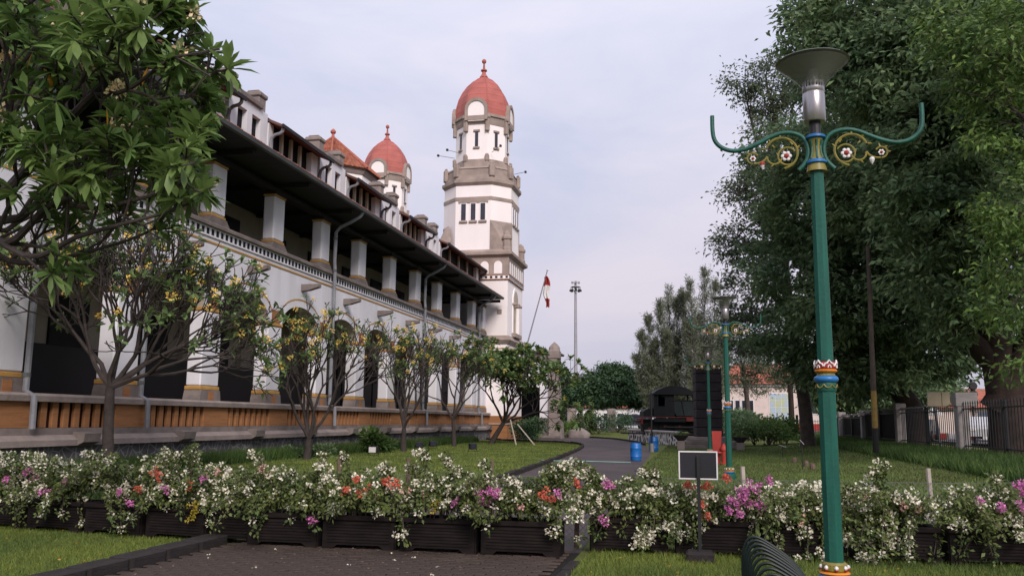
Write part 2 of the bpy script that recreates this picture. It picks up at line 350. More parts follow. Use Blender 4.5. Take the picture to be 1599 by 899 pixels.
# apron in front of the planters, a bed of pavers
ap=MB(); ap.add([(-5.9,3,.000),(-1.5,3,.000),(-1.45,10.9,.000),(-5.85,10.9,.000)],[(0,1,2,3)])
apron=tag(ap.build('pavement',mat('joint sand',(.012,.011,.009),.95)),'brown paved strip in front of the black planters','pavement',kind='structure')
pv=MB().bbox(-.101,.101,-.049,.049,0,.022,.008).build('paver_mesh',m_paver,local=True); pvm=pv.data; bpy.data.objects.remove(pv)
cells=[]
row=0; y=10.85
while y>5.5:
    x=-5.75+(.107 if row%2 else 0)
    while x<-1.62: cells.append((x,y)); x+=.216
    y-=.110; row+=1
seen=[c for c in cells if 8.2<c[1]<10.3 ]; seen.sort(key=lambda c:c[1]); near=seen[:300]; ns_=set(near)
for (x,y) in near: link_mesh('paver',pvm,apron,(x,y,random.uniform(0,.007)),(random.uniform(-.012,.012),random.uniform(-.012,.012),random.uniform(-.02,.02)))
rest=MB()
for c in cells:
    if c not in ns_: rest.bbox(c[0]-.101,c[0]+.101,c[1]-.049,c[1]+.049,0,.022+random.uniform(0,.005),.008)
tag(rest.build('paver_field',m_paver,apron,local=True),kind='stuff')
# kerbs
def kerb_run(name,label,P,step,wd,h,m=m_kerb,jit=.01):
    t=thing(name,label,'kerb',(P[0][0],P[0][1],0)); o0=Vector(t.location)
    me=MB().bbox(-.5,.5,-.5,.5,0,1,.06).build('x',m,local=True); md=me.data; bpy.data.objects.remove(me)
    acc=0; 
    for i in range(len(P)-1):
        a=Vector((*P[i],0)); b=Vector((*P[i+1],0)); d=(b-a).length; k=max(1,round(d/step)); ang=math.atan2((b-a).y,(b-a).x)
        for j in range(k):
            c=a.lerp(b,(j+.5)/k); link_mesh('kerb_stone',md,t,(c.x-o0.x+random.uniform(-jit,jit),c.y-o0.y,zg(c.x,c.y)-.03),(random.uniform(-.02,.02),random.uniform(-.01,.01),ang+random.uniform(-.02,.02)),(d/k*.97,wd,h+.03+random.uniform(-jit,jit)))
    return t
kerb_run('front_kerb','broad dark stone kerb between the left front lawn and the brown pavers',[(-6.05,5.2),(-5.98,10.35)],.62,.30,.13)
kerb_run('front_kerb','low flush kerb between the brown pavers and the right front lawn',[(-1.42,5.2),(-1.40,10.2)],.62,.12,.035)
kerb_run('path_kerb','toothed dark kerb along the lawn on the left side of the path',[(x-.08,y) for x,y in SL[8::2]],.42,.14,.13,jit=.025)
kerb_run('path_kerb','low brown kerb around the far right side of the curving path',[(x+.08,y) for x,y in SR[28:]],.9,.16,.14)
# street beyond the fences
mb=MB(); mb.box(-80,90,104,124,.60,.640); tag(mb.build('road',m_road),'grey street seen through the rear fence','road',kind='structure')
mb=MB(); mb.box(16,30,18,104,.47,.485); tag(mb.build('side_road',m_road),'grey street beyond the right hand fence','road',kind='structure')
# ---------------------------------------------------------------- grass
def scatter(n,x0,x1,y0,y1,pw=1.0):
    x=RNG.uniform(x0,x1,n); t=RNG.uniform(0,1,n)**pw; y=y0+(y1-y0)*t; return x,y
def in_path(x,y):
    l=np.interp(y,[p[1] for p in SL],[p[0] for p in SL]); r=np.interp(y,[p[1] for p in SR],[p[0] for p in SR])
    return (x>l-.18)&(x<r+.10)
def grass(name,label,n,x0,x1,y0,y1,h0,h1,wd,m=m_blade,pw=1.0,lean=.4,avoid=True):
    x,y=scatter(n,x0,x1,y0,y1,pw)
    if avoid:
        k=~(in_path(x,y)&(y>10.9)); x,y=x[k],y[k]
    P=np.stack([x,y,zgv(x,y)-.005],1); o=blades(name,P,RNG.uniform(h0,h1,len(x)),wd,m,lean); return tag(o,label,'grass',kind='stuff')
grass('lawn_grass','short bright lawn grass left of the brown pavers',95000,-12.5,-6.22,6.4,11.6,.025,.060,.010)
grass('lawn_grass','short lawn grass right of the brown pavers around the sign foot',95000,-1.33,7.0,6.0,11.4,.030,.085,.010)
grass('lawn_grass','mown lawn between the path and the long arcaded building',90000,-16.4,-5.2,12,66,.04,.08,.030,pw=1.7)
m_blade2=mat('darker lawn blade',(.125,.19,.048),.7,(.085,.105,.038),.35,.5,rand=.4,hue=.025,trans=.3)  # right lawn is a darker green with brownish patches
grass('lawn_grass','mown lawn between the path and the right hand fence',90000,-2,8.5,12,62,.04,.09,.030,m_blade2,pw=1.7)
grass('tall_grass','tall dark grass growing along the foot of the building',34000,-17.1,-15.6,20,62,.18,.55,.035,m_tall,pw=1.1,lean=.3)
grass('tall_grass','tall grass bank in front of the right hand fence',60000,7.0,10.3,14,76,.14,.42,.045,m_tall,pw=1.4,lean=.3)
grass('tall_grass','low green cover behind the planters on the far left',9000,-15,-9,12.5,20,.08,.30,.03,m_tall)
# ---------------------------------------------------------------- main building
S=4.87; YC=lambda i:29.15+S*i
B=thing('colonial_office_building','long white two storey colonial building with arcade, columned gallery and dormers','building',(-18,45,0))
Y0,Y1=8.0,72.0; I0,I1=-4,8
def bp(name,m,mb,**k): return mb.build(name,m,B,**k)
bp('terrace_wall',m_rubble,MB().box(-17.6,-17.12,Y0,Y1,-.1,.79))
bp('terrace_floor',m_stone,MB().box(-24,-17.4,Y0,Y1,.9,1.27))
def coping(zs): return zs
mb=MB(); mb.prism([(-17.6,.79),(-16.93,.79),(-16.93,.95),(-17.1,1.08),(-17.6,1.08)],Y0,Y1,'y'); bp('ledge',m_stone_l,mb)
for i in range(I0,I1+1):
    yc=YC(i)+S/2
    bp('corbel',m_stone,MB().prism([(-17.1,.72),(-16.75,.88),(-16.70,1.12),(-17.1,1.16)],yc-.34,yc+.34,'y'))
bp('balustrade_base',m_stone,MB().box(-17.55,-17.25,Y0,Y1,1.08,1.27))
mb=MB(); mb.prism([(-17.62,1.97),(-17.12,1.97),(-17.10,2.12),(-17.18,2.19),(-17.56,2.19),(-17.64,2.12)],Y0,Y1,'y'); bp('balustrade_coping',m_stone_l,mb)
pier=MB().bbox(-.15,.15,-.82,.82,0,.7,.01).build('balustrade_pier',m_brick,B,local=True); pier.location=(.6,YC(0)-45,1.27)
pm=pier.data
for i in range(I0,I1+2):
    if i: link_mesh('balustrade_pier',pm,B,(.6,YC(i)-45,1.27))
bal=MB().bbox(.01,.12,-.112,.112,0,.7,.012).build('baluster',m_brick,B,local=True); bm_=bal.data; bpy.data.objects.remove(bal)
mb=MB()
for i in range(I0,I1+1):
    a=YC(i)+.82; b_=YC(i+1)-.82; wd=(b_-a)/7.46
    for k in range(7):
        link_mesh('baluster',bm_,B,(.6,a+wd*(k+.73)-45,1.27))
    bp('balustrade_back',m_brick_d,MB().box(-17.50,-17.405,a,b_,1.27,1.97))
# ground floor pillars and arches
XF,XB=-17.6,-18.2
for i in range(I0,I1+2):
    y=YC(i) if i<=I1 else 72.0-.5
    bp('pillar',m_plaster,MB().bbox(XB,XF,y-.62,y+.62,2.72,5.47,.05))
    mb=MB(); pr=[(y-.62,2.58),(y-.64,2.50),(y-.68,2.38),(y-.70,2.25),(y-.70,1.27),(y+.68,1.27),(y+.68,2.25),(y+.66,2.38),(y+.63,2.50),(y+.62,2.58)]
    mb.prism(pr,XB-.02,XF+.08,'x'); bp('pillar_base',m_stone,mb)
    bp('base_panel',m_brick,MB().box(XF+.079,XF+.095,y-.17,y+.17,1.9,2.52))
    bp('pillar_band',m_yellow,MB().bbox(XB-.02,XF+.03,y-.65,y+.65,2.58,2.72,.02)); bp('pillar_band',m_yellow,MB().bbox(XB-.02,XF+.03,y-.65,y+.65,5.47,5.60,.02))
    bp('springer_block',m_brick,MB().box(XF-.2,XF+.02,y-.36,y+.36,5.60,6.15))
nseg=16
for i in range(I0,I1+1):
    ya,yb=YC(i)+.62,(YC(i+1) if i<I1 else 71.5)-.62; c=(ya+yb)/2; rr=(yb-ya)/2; top=8.215
    arc=[(c-rr*math.cos(math.pi*k/nseg),5.60+.98*math.sin(math.pi*k/nseg)**.92) for k in range(nseg+1)]
    mb=MB()
    for X,flip in ((XF,0),(XB,1)):
        vs=[(X,u,v) for u,v in arc]+[(X,u,top) for u,v in arc]; m_=nseg+1
        mb.add(vs,[(k,k+1,m_+k+1,m_+k) if not flip else (k+1,k,m_+k,m_+k+1) for k in range(nseg)])
        for (a0,a1) in ((ya-.62,ya),(yb,yb+.62)): mb.add([(X,a0,5.60),(X,a1,5.60),(X,a1,top),(X,a0,top)],[(0,1,2,3) if not flip else (3,2,1,0)])
    bp('arch_wall',m_plaster,mb)
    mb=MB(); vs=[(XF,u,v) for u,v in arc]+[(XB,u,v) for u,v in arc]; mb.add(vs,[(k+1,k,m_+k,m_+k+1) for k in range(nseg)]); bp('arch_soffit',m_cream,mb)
    # ochre line round the arch
    mb=MB(); o1=[(c-(rr+.30)*math.cos(t),5.75+1.13*math.sin(t)) for t in [math.pi*(.06+.88*k/nseg) for k in range(nseg+1)]]
    o2=[(c-(rr+.37)*math.cos(t),5.75+1.20*math.sin(t)) for t in [math.pi*(.06+.88*k/nseg) for k in range(nseg+1)]]
    vs=[(XF+.012,u,v) for u,v in o1]+[(XF+.012,u,v) for u,v in o2]; mb.add(vs,[(k,k+1,m_+k+1,m_+k) for k in range(nseg)]); bp('arch_line',m_yellow,mb)
    # stone water spout over the arch
    bp('spout',m_stone,MB().prism([(XF-.05,7.32),(XF+.35,7.36),(XF+.85,7.50),(XF+.85,7.64),(XF-.05,7.64)],c-.16,c+.16,'y'))
bp('string_line',m_yellow,MB().box(XF-.1,XF+.03,Y0,Y1,8.0,8.07))
bp('upper_course',m_plaster,MB().box(XB,XF+.06,Y0,Y1,8.22,8.58))
d=MB(); y=Y0+.1
while y<Y1-.2: d.box(XF+.055,XF+.070,y,y+.17,8.29,8.51); y+=.33
tag(bp('dentil_row',m_black,d),kind='stuff')
mb=MB(); mb.prism([(XB,8.58),(XF+.20,8.58),(XF+.20,8.68),(XF+.02,8.80),(XB,8.80)],Y0,Y1,'y'); bp('gallery_coping',m_stone,mb)
# gallery columns
for i in range(I0,I1+2):
    y=YC(i) if i<=I1 else 71.55
    if i<=I1 or True:
        bp('gallery_column',m_plaster,MB().bbox(XB-.0,XF-.05,y-.48,y+.48,9.17,11.10,.06))
        bp('column_band',m_yellow,MB().bbox(XB-.02,XF-.03,y-.5,y+.5,9.06,9.17,.02)); bp('column_band',m_yellow,MB().bbox(XB-.02,XF-.03,y-.5,y+.5,11.08,11.17,.02))
        mb=MB(); mb.prism([(y-.84,8.70),(y-.74,8.84),(y-.61,8.95),(y-.52,9.06),(y+.52,9.06),(y+.61,8.95),(y+.74,8.84),(y+.84,8.70)],XB-.03,XF,'x')
        bp('column_foot',m_stone,mb)
        bp('capital',m_dark,MB().bbox(XB,XF,y-.5,y+.5,11.17,11.30,.02))  # not a real capital: dark block painted to merge with the shade under the eave
        bp('roof_beam',m_dark,MB().box(-21.4,-16.3,y-.12,y+.12,11.50,11.72))
bp('lintel_beam',m_dark,MB().box(XB+.1,XF-.1,Y0,Y1,11.30,11.5))
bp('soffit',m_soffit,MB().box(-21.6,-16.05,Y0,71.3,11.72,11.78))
bp('upper_floor',m_stone,MB().box(-21.6,-18.2,Y0,Y1,8.2,8.45))
bp('gallery_rail',m_dark,MB().box(-18.35,-18.25,Y0,Y1,8.45,8.6))
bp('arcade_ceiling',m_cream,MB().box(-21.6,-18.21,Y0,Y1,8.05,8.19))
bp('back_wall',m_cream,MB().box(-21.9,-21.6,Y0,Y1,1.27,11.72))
bp('end_wall',m_plaster,MB().box(-21.6,-17.75,71.98,72.3,1.27,11.7))
for i in range(I0,I1+1):
    y=YC(i)+S/2
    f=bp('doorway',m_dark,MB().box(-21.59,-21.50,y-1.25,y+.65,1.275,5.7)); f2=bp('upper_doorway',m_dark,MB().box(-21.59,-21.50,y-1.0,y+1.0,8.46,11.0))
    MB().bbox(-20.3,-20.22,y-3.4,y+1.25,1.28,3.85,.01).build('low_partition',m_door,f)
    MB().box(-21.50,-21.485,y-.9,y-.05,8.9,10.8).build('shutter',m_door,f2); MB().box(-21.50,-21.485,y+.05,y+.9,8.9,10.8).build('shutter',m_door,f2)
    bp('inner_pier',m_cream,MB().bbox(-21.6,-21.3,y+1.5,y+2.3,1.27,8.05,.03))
# roof edge
mb=MB(); mb.prism([(-16.05,11.70),(-15.92,11.72),(-15.88,11.86),(-15.94,11.90),(-16.05,11.86)],Y0,71.3,'y'); bp('gutter',m_gutter,mb)
mb=MB(); mb.add([(-16.0,Y0,11.87),(-16.0,71.3,11.87),(-18.5,71.3,13.30),(-18.5,Y0,13.30)],[(0,1,2,3)]); mb.add([(-16.0,Y0,11.79),(-16.0,71.3,11.79),(-18.5,71.3,13.2),(-18.5,Y0,13.2)],[(3,2,1,0)]); bp('eave_roof',m_brown,mb)
mb=MB(); y=16.
while y<71.2:
    for k in range(9):
        x0=-15.98-k*.28; z0=11.885+k*.161; jz=random.uniform(0,.03)
        mb.add([(x0,y,z0+jz),(x0,y+.11,z0+.05+jz),(x0,y+.22,z0+jz),(x0-.31,y,z0+.165+jz),(x0-.31,y+.11,z0+.215+jz),(x0-.31,y+.22,z0+.165+jz)],[(0,1,4,3),(1,2,5,4),(0,2,1)])
    y+=.24
tag(bp('eave_tiles',m_tile,mb),kind='stuff')
# dormer band
bp('dormer_dark_sheet',m_black,MB().box(-18.62,-18.58,Y0,Y1,12.9,14.9))  # black sheet right behind the openings stands in for the shade inside
PER=8.75; ks=[-2,-1,0,1,2,3]
ystart=lambda k:30.9+PER*k
for k in ks:
    ya=ystart(k); yb=ya+2.55
    # flush stone-coped bay between two chimney posts
    bay=bp('dormer_bay',m_plaster,MB().box(-18.575,-18.35,ya-.34,ya+.36,13.2,14.85)); bp('dormer_pier',m_plaster,MB().box(-18.575,-18.33,ya+1.12,ya+1.52,13.2,14.42)); bp('dormer_bay',m_plaster,MB().box(-18.575,-18.35,yb-.26,yb+.34,13.2,14.85)); bp('dormer_lintel',m_plaster,MB().box(-18.575,-18.352,ya+.36,yb-.26,14.42,14.85))
    bp('dormer_cheek',m_plaster,MB().box(-20.2,-18.62,ya-.34,ya-.24,13.2,14.85)); bp('dormer_cheek',m_plaster,MB().box(-20.2,-18.62,yb+.24,yb+.34,13.2,14.85))
    MB().bbox(-18.45,-18.25,ya+.36,yb-.24,13.2,13.36,.02).build('sill',m_stone,bay)
    MB().bbox(-19.1,-18.22,ya+.30,yb-.28,14.85,15.06,.03).bbox(-19.0,-18.30,ya+.30,yb-.28,15.06,15.14,.02).build('coping',m_stone,bay)
    for yy in (ya,yb):
        c_=bp('chimney_post',m_stone_l,MB().bbox(-19.15,-18.45,yy-.30,yy+.30,14.5,15.50,.03))
        MB().bbox(-19.22,-18.38,yy-.37,yy+.37,15.50,15.72,.05).bbox(-19.1,-18.5,yy-.27,yy+.27,15.72,15.82,.05).build('cap',m_stone_l,c_)
    # long shed dormer
    s0=yb+.38; s1=ystart(k+1)-.36
    if k==3: s1=72.1
    sh=bp('dormer_roof',m_brown,MB().prism([(-17.62,14.26),(-17.58,14.36),(-21.2,15.95),(-21.2,15.8)],s0,s1,'y'))
    MB().box(-17.64,-17.57,s0-.05,s1+.05,14.24,14.40).build('fascia',m_dark,sh)
    fr=bp('dormer_wall',m_plaster,MB().box(-18.575,-18.3,s0,s0+.45,13.2,14.5).box(-18.575,-18.3,s1-1.05,s1-.35,13.2,14.5))
    for q in range(3):
        yy=s0+.55+(s1-s0-1.7)*(q+1)/4
        MB().bbox(-18.5,-18.36,yy-.09,yy+.09,13.2,14.5,.01).build('dormer_post',m_cream,fr)
    for yy in (s0+.15,s1-.15):
        p=[(-17.68,yy,14.3),(-17.70,yy,14.12),(-17.80,yy-.02,14.02),(-18.05,yy,13.98),(-18.2,yy,13.86),(-18.25,yy,13.6),(-18.22,yy,13.3)]
        bp('dormer_pipe',m_pipe if yy<s0+1 else m_gutter,MB().tube(p,.075,8),smooth=True)
mb=MB(); mb.add([(-20.4,Y0,15.5),(-20.4,Y1,15.5),(-27,Y1,18.2),(-27,Y0,18.2)],[(0,1,2,3)]); mb.add([(-33.6,Y0,15.5),(-33.6,Y1,15.5),(-27,Y1,18.2),(-27,Y0,18.2)],[(3,2,1,0)]); bp('main_roof',m_brown,mb)
bp('far_wall',m_cream,MB().box(-34,-33.6,Y0,Y1,0,15.4)); bp('near_end_wall',m_plaster,MB().box(-33.6,-18.2,Y0-.3,Y0,0,15.4))
# downpipes
for i in (-2,-1,2,5,8):
    y=YC(i)+.42; xx=XF+.16
    pts=[(-16.05,y+.25,11.72),(-16.15,y+.2,11.5),(-16.6,y+.1,11.2),(-17.1,y,10.95),(-17.32,y,10.7),(-17.34,y,9.2),(-17.30,y,8.8),(-17.30,y,5),(-17.30,y,2.25),(-17.02,y,2.1),(-17.0,y,1.25)]
    p=bp('downpipe',m_pipe,MB().tube(pts,.085,8),smooth=True)
    for zz in (2.6,4.6,6.6,8.7,10.3): MB().lathe([(.11,0),(.11,.12)],8,(-17.32 if zz<9 else -17.34,y,zz)).build('pipe_collar',m_gutter,p)
# projecting corner block of the building at the left edge of the view (white wall, stone corbel)
bp('gable_wall',m_plaster,MB().box(-18.2,-17.4,17.6,20.8,13.0,18.5).box(-20.5,-18.2,20.4,20.8,13.0,18.5))
bp('gable_corbel',m_stone,MB().prism([(19.5,13.1),(19.9,12.6),(20.5,12.5),(21.0,12.9),(21.0,13.3),(19.5,13.3)],-17.9,-17.2,'x'))
# ---------------------------------------------------------------- towers
def octo(h,cx=0,cy=0,ch=None):
    # square of half width h with chamfers so that the main faces have half width c
    c=ch if ch else h*math.tan(R(22.5))
    return [(cx-c,cy-h),(cx+c,cy-h),(cx+h,cy-c),(cx+h,cy+c),(cx+c,cy+h),(cx-c,cy+h),(cx-h,cy+c),(cx-h,cy-c)]
def band(mb,h,z0,z1,ch=None,h1=None,ch1=None): return mb.frustum(octo(h,ch=ch),z0,octo(h1 or h,ch=ch1 or ch),z1)
def sq(h): return [(-h,-h),(h,-h),(h,h),(-h,h)]
T=thing('domed_tower','tallest looking white tower with a red dome, at the end of the long building','tower',(-19.0,75.4,0),0,'twin red domed towers')
H=3.2
def tb(name,m,mb,par=None,**k): return mb.build(name,m,par or T,local=True,**k)
tb('tower_base',m_plaster_t,MB().frustum(sq(H+.0),1.9,sq(H),13.75))
tb('base_plinth',m_brick,MB().frustum(sq(H+.08),0,sq(H+.08),1.25).frustum(sq(H+.06),1.3,sq(H+.06),1.95))
tb('base_band',m_stone_w,MB().frustum(sq(H+.16),1.22,sq(H+.16),1.34))
tb('stone_ledge',m_stone_w,MB().frustum(sq(H+.05),8.0,sq(H+.3),8.35).frustum(sq(H+.3),8.35,sq(H+.1),8.75))
tb('string_line',m_yellow,MB().frustum(sq(H+.04),7.6,sq(H+.04),7.68))
# arcade frieze
tb('frieze',m_stone_w,MB().frustum(sq(H+.10),14.05,sq(H+.10),15.55))
tb('cornice',m_stone_w,MB().frustum(sq(H+.12),15.55,sq(H+.42),15.75).frustum(sq(H+.42),15.75,sq(H+.42),16.0).frustum(sq(H+.30),16.0,sq(H+.12),16.25))
fl=MB().frustum(sq(H+.09),13.62,sq(H+.09),14.05); tb('dentil_band',m_plaster_t,fl)
tb('string_line',m_brick,MB().frustum(sq(H+.13),13.97,sq(H+.13),14.03).frustum(sq(H+.13),13.58,sq(H+.13),13.64))
dn=MB()
for k in range(14):
    u=-H+.25+k*.46; dn.box(u,u+.2,-H-.13,-H-.05,13.72,13.9); dn.box(H+.05,H+.13,u,u+.2,13.72,13.9)
tag(tb('dentil_row',m_window,dn),kind='stuff')
for k in range(5):
    u=-H+.75+k*1.2
    pa=[(u-.36,14.1)]+[(u-.36*math.cos(math.pi*q/10),14.85+.36*math.sin(math.pi*q/10)) for q in range(11)]+[(u+.36,14.1)]
    tb('blind_arch',m_plaster_t,MB().prism(pa,-H-.125,-H-.02,'y'))
for k in range(7):
    u=-H+.5+k*.87
    pa=[(u-.24,14.1)]+[(u-.24*math.cos(math.pi*q/8),14.95+.24*math.sin(math.pi*q/8)) for q in range(9)]+[(u+.24,14.1)]
    tb('blind_arch',m_plaster_t,MB().prism(pa,H+.02,H+.125,'x'))
# arched niche in the side wall with a stone sill
pa=[(-.95,8.8)]+[(-.95*math.cos(math.pi*q/12),12.0+1.0*math.sin(math.pi*q/12)) for q in range(13)]+[(.95,8.8)]
pb=[(-1.2,8.8)]+[(-1.2*math.cos(math.pi*q/12),12.0+1.25*math.sin(math.pi*q/12)) for q in range(13)]+[(1.2,8.8)]
tb('niche_surround',m_plaster_t,MB().prism(pb,H,H+.07,'x')); nc=tb('niche',m_cream,MB().prism(pa,H+.01,H+.08,'x'))
tb('niche_column',m_plaster_t,MB().lathe([(.2,0),(.18,2.4)],10,(H+.2,0,9.1)),nc); tb('niche_capital',m_stone_w,MB().bbox(H,H+.42,-.3,.3,11.5,11.85,.04).bbox(H,H+.4,-1.25,-.8,11.6,11.8,.03).bbox(H,H+.4,.8,1.25,11.6,11.8,.03),nc)
tb('niche_sill',m_stone_w,MB().bbox(H,H+.35,-1.4,1.4,8.75,9.15,.04))
tb('wall_block',m_stone_w,MB().bbox(2.3,2.7,-H-.06,-H+.1,10.6,11.0,.02))
# pinnacles at the corners
for sx,sy in ((1,-1),(1,1),(-1,1)):
    tb('pinnacle',m_stone_w,MB().lathe([(.42,16.0),(.44,16.3),(.36,16.5),(.36,17.1),(.46,17.15),(.46,17.35),(.34,17.5),(.26,17.75),(.1,17.9),(.01,17.95)],8,(sx*(H-.15),sy*(H-.15),0),a0=R(22.5)))
    bz=MB(); bz.add([(sx*H,sy*1.55,16.25),(sx*1.55,sy*H,16.25),(sx*(H-.05),sy*(H-.05),16.25),(sx*H,sy*1.55,18.9),(sx*1.55,sy*H,18.9),(sx*2.42,sy*2.42,18.4)],[(0,2,5,3),(2,1,4,5),(3,5,4),(0,3,4,1),(0,1,2)])
    tb('stone_broach',m_stone_w,bz)
bz=MB(); bz.add([(-H,-1.5,17.0),(-1.9,-H,17.0),(-H+.05,-H+.05,17.0),(-H,-1.55,18.6),(-2.3,-H+.4,18.6),(-2.7,-2.7,18.3)],[(0,2,5,3),(2,1,4,5),(3,5,4),(0,3,4,1),(0,1,2)]); tb('stone_broach',m_stone_w,bz)
SH=3.12; CH=1.62
sw=MB(); band(sw,SH+.02,16.2,20.75,CH,SH,CH); tb('shaft',m_plaster_t,sw)
sw=MB(); band(sw,SH+.06,20.75,21.05,CH+.02); tb('shaft_string',m_stone_w,sw)
sw=MB(); band(sw,SH-.02,21.05,22.1,CH); tb('shaft_upper',m_plaster_t,sw)
tb('lintel',m_stone_w,MB().bbox(-1.35,1.35,-SH-.07,-SH+.05,20.5,21.0,.02).bbox(SH-.05,SH+.07,-1.35,1.35,20.5,21.0,.02))
for k in (-1,0,1):
    u=k*.88-.0
    f=tb('window',m_plaster_t,MB().box(u-.30,u+.30,-SH-.045,-SH+.02,18.88,20.5)); tb('pane',m_window,MB().box(u-.21,u+.21,-SH-.06,-SH-.04,18.95,20.45),f); tb('sill',m_stone_w,MB().bbox(u-.36,u+.36,-SH-.16,-SH+.02,18.72,18.90,.02),f)
    f=tb('window',m_plaster_t,MB().box(SH-.02,SH+.045,u-.30,u+.30,18.88,20.5)); tb('pane',m_window,MB().box(SH+.04,SH+.06,u-.21,u+.21,18.95,20.45),f); tb('sill',m_stone_w,MB().bbox(SH-.02,SH+.16,u-.36,u+.36,18.72,18.9,.02),f)
bd=MB(); band(bd,SH,22.1,22.35,CH,SH+.22,CH+.08); band(bd,SH+.22,22.35,22.6,CH+.08); tb('balcony_cornice',m_stone_w,bd)
bd=MB(); band(bd,SH+.02,22.6,23.05,CH,SH-.05,CH); tb('balcony_base',m_stone_w,bd)
bd=MB(); band(bd,SH-.12,23.05,23.12,CH); band(bd,SH-.2,23.12,23.72,CH-.03); tb('balcony_parapet',m_stone_w,bd)
bd=MB(); band(bd,SH-.13,23.72,23.9,CH-.02,SH-.25,CH-.05); tb('parapet_coping',m_stone_w,bd)
for k,(u,v) in enumerate(octo(SH-.12,ch=CH-.0)):
    rm=Matrix.Rotation(math.atan2(v,u),3,'Z'); b=MB().bbox(-.16,.2,-.26,.26,22.9,24.0,.06).bbox(-.1,.12,-.18,.18,24.0,24.16,.06); b.v=[tuple((rm@Vector((x,y,0)))+Vector((u,v,z))) for x,y,z in b.v]; tb('parapet_pier',m_stone_w,b)
DH=2.32; 
dr=MB(); band(dr,DH,23.8,28.3); tb('drum',m_plaster_t,dr)
pr=MB(); band(pr,DH+.22,23.8,24.7,h1=DH+.18); tb('drum_foot',m_stone_w,pr)
cn=MB(); band(cn,DH+.04,28.0,28.25,h1=DH+.1); band(cn,DH+.1,28.25,28.7,h1=DH+.14); band(cn,DH+.26,28.7,28.95); tb('drum_cornice',m_stone_w,cn)
for k,(u,v) in enumerate(octo(DH+.05)):
    rm=Matrix.Rotation(math.atan2(v,u),3,'Z')
    b=MB().bbox(-.1,.22,-.2,.2,27.3,28.95,.05).bbox(-.1,.32,-.24,.24,28.5,28.8,.04); b.v=[tuple((rm@Vector((x,y,0)))+Vector((u,v,z))) for x,y,z in b.v]; tb('corner_corbel',m_stone_w,b)
    b=MB().bbox(-.1,.2,-.2,.2,24.5,25.05,.06).ball((.05,0,25.05),.19,8,4); b.v=[tuple((rm@Vector((x,y,0)))+Vector((u,v,z))) for x,y,z in b.v]; tb('corner_stud',m_stone_w,b)
wins=[]
for k in range(8):
    a=k*math.pi/4-math.pi/2; rm=Matrix.Rotation(a+math.pi/2,3,'Z')
    def rot(b): b.v=[tuple(rm@Vector(q)) for q in b.v]; return b
    f=tb('slit_window',m_window,rot(MB().box(-.14,.14,-DH-.05,-DH+.02,25.9,27.35)))
    tb('slit_head',m_stone_w,rot(MB().bbox(-.3,.3,-DH-.12,-DH+.02,27.3,27.5,.03)),f); tb('slit_sill',m_stone_w,rot(MB().bbox(-.3,.3,-DH-.14,-DH+.02,25.72,25.9,.03)),f)
# dome panels
prof=[(2.50,28.9),(2.49,29.5),(2.40,30.2),(2.21,30.95),(1.90,31.65),(1.48,32.3),(.96,32.85),(.44,33.2),(.16,33.55)]
for k in range(8):
    a0=R(22.5)+k*math.pi/4-math.pi/2; a1=a0+math.pi/4
    for j in range(0,8):
        (r0,z0),(r1,z1)=prof[j],prof[j+1]; b=MB(); g=.012
        def pt(r,a,z,o=0): rr=(r/math.cos(math.pi/8))*.965+o; return (rr*math.cos(a),rr*math.sin(a),z)
        am=(a0+a1)/2; 
        vs=[pt(r0,a0+g,z0+.015),pt(r0*.955,am,z0+.015),pt(r0,a1-g,z0+.015),pt(r1,a1-g,z1),pt(r1*.955,am,z1),pt(r1,a0+g,z1)]
        vs=[pt(r0,a0+g,z0+.012),pt(r0,a1-g,z0+.012),pt(r1,a1-g,z1-.0),pt(r1,a0+g,z1-.0)]
        b.add(vs+[tuple(x*.965 if i<2 else x for i,x in enumerate(q)) for q in vs],[(0,1,2,3),(0,4,5,1),(1,5,6,2),(2,6,7,3),(3,7,4,0)])
        tb('dome_panel',m_dome,b)
    a=a0; tb('dome_rib',m_dome,MB().tube([tuple(v) for v in [((r/math.cos(math.pi/8))*.97*math.cos(a),(r/math.cos(math.pi/8))*.97*math.sin(a),z) for r,z in prof]],.05,5))
tb('finial',m_dome,MB().lathe([(.42,33.35),(.20,33.7),(.16,33.95),(.30,34.0),(.30,34.1),(.12,34.2),(.08,34.7),(.10,34.75),(.20,34.85),(.22,34.98),(.16,35.12),(.03,35.2)],10),smooth=True)
for k in (0,2,4,6):   # round-headed gables on the four main faces
    rm=Matrix.Rotation(k*math.pi/4,3,'Z'); w_=.98
    def rot(b): b.v=[tuple(rm@Vector(q)) for q in b.v]; return b
    ga=[(-w_+.2,28.25)]+[(-(w_-.2)*math.cos(math.pi*q/12),29.35+(w_-.2)*math.sin(math.pi*q/12)) for q in range(13)]+[(w_-.2,28.25)]
    g=tb('gable',m_plaster_t,rot(MB().prism(ga,-DH-.32,-DH+.6,'y')))
    arch=MB(); 
    for q in range(12):
        t0,t1=math.pi*q/12,math.pi*(q+1)/12
        arch.prism([(-(w_-.2)*math.cos(t0),29.35+(w_-.2)*math.sin(t0)),(-(w_+.08)*math.cos(t0),29.35+(w_+.08)*math.sin(t0)),(-(w_+.08)*math.cos(t1),29.35+(w_+.08)*math.sin(t1)),(-(w_-.2)*math.cos(t1),29.35+(w_-.2)*math.sin(t1))],-DH-.42,-DH+.9,'y')
    arch.box(-w_-.08,-w_+.2,-DH-.42,-DH+.3,28.3,29.35).box(w_-.2,w_+.08,-DH-.42,-DH+.3,28.3,29.35)
    tb('gable_arch',m_stone_w,rot(arch),g); tb('gable_sill',m_stone_w,rot(MB().bbox(-w_,w_,-DH-.36,-DH+.1,28.3,28.75,.03)),g)
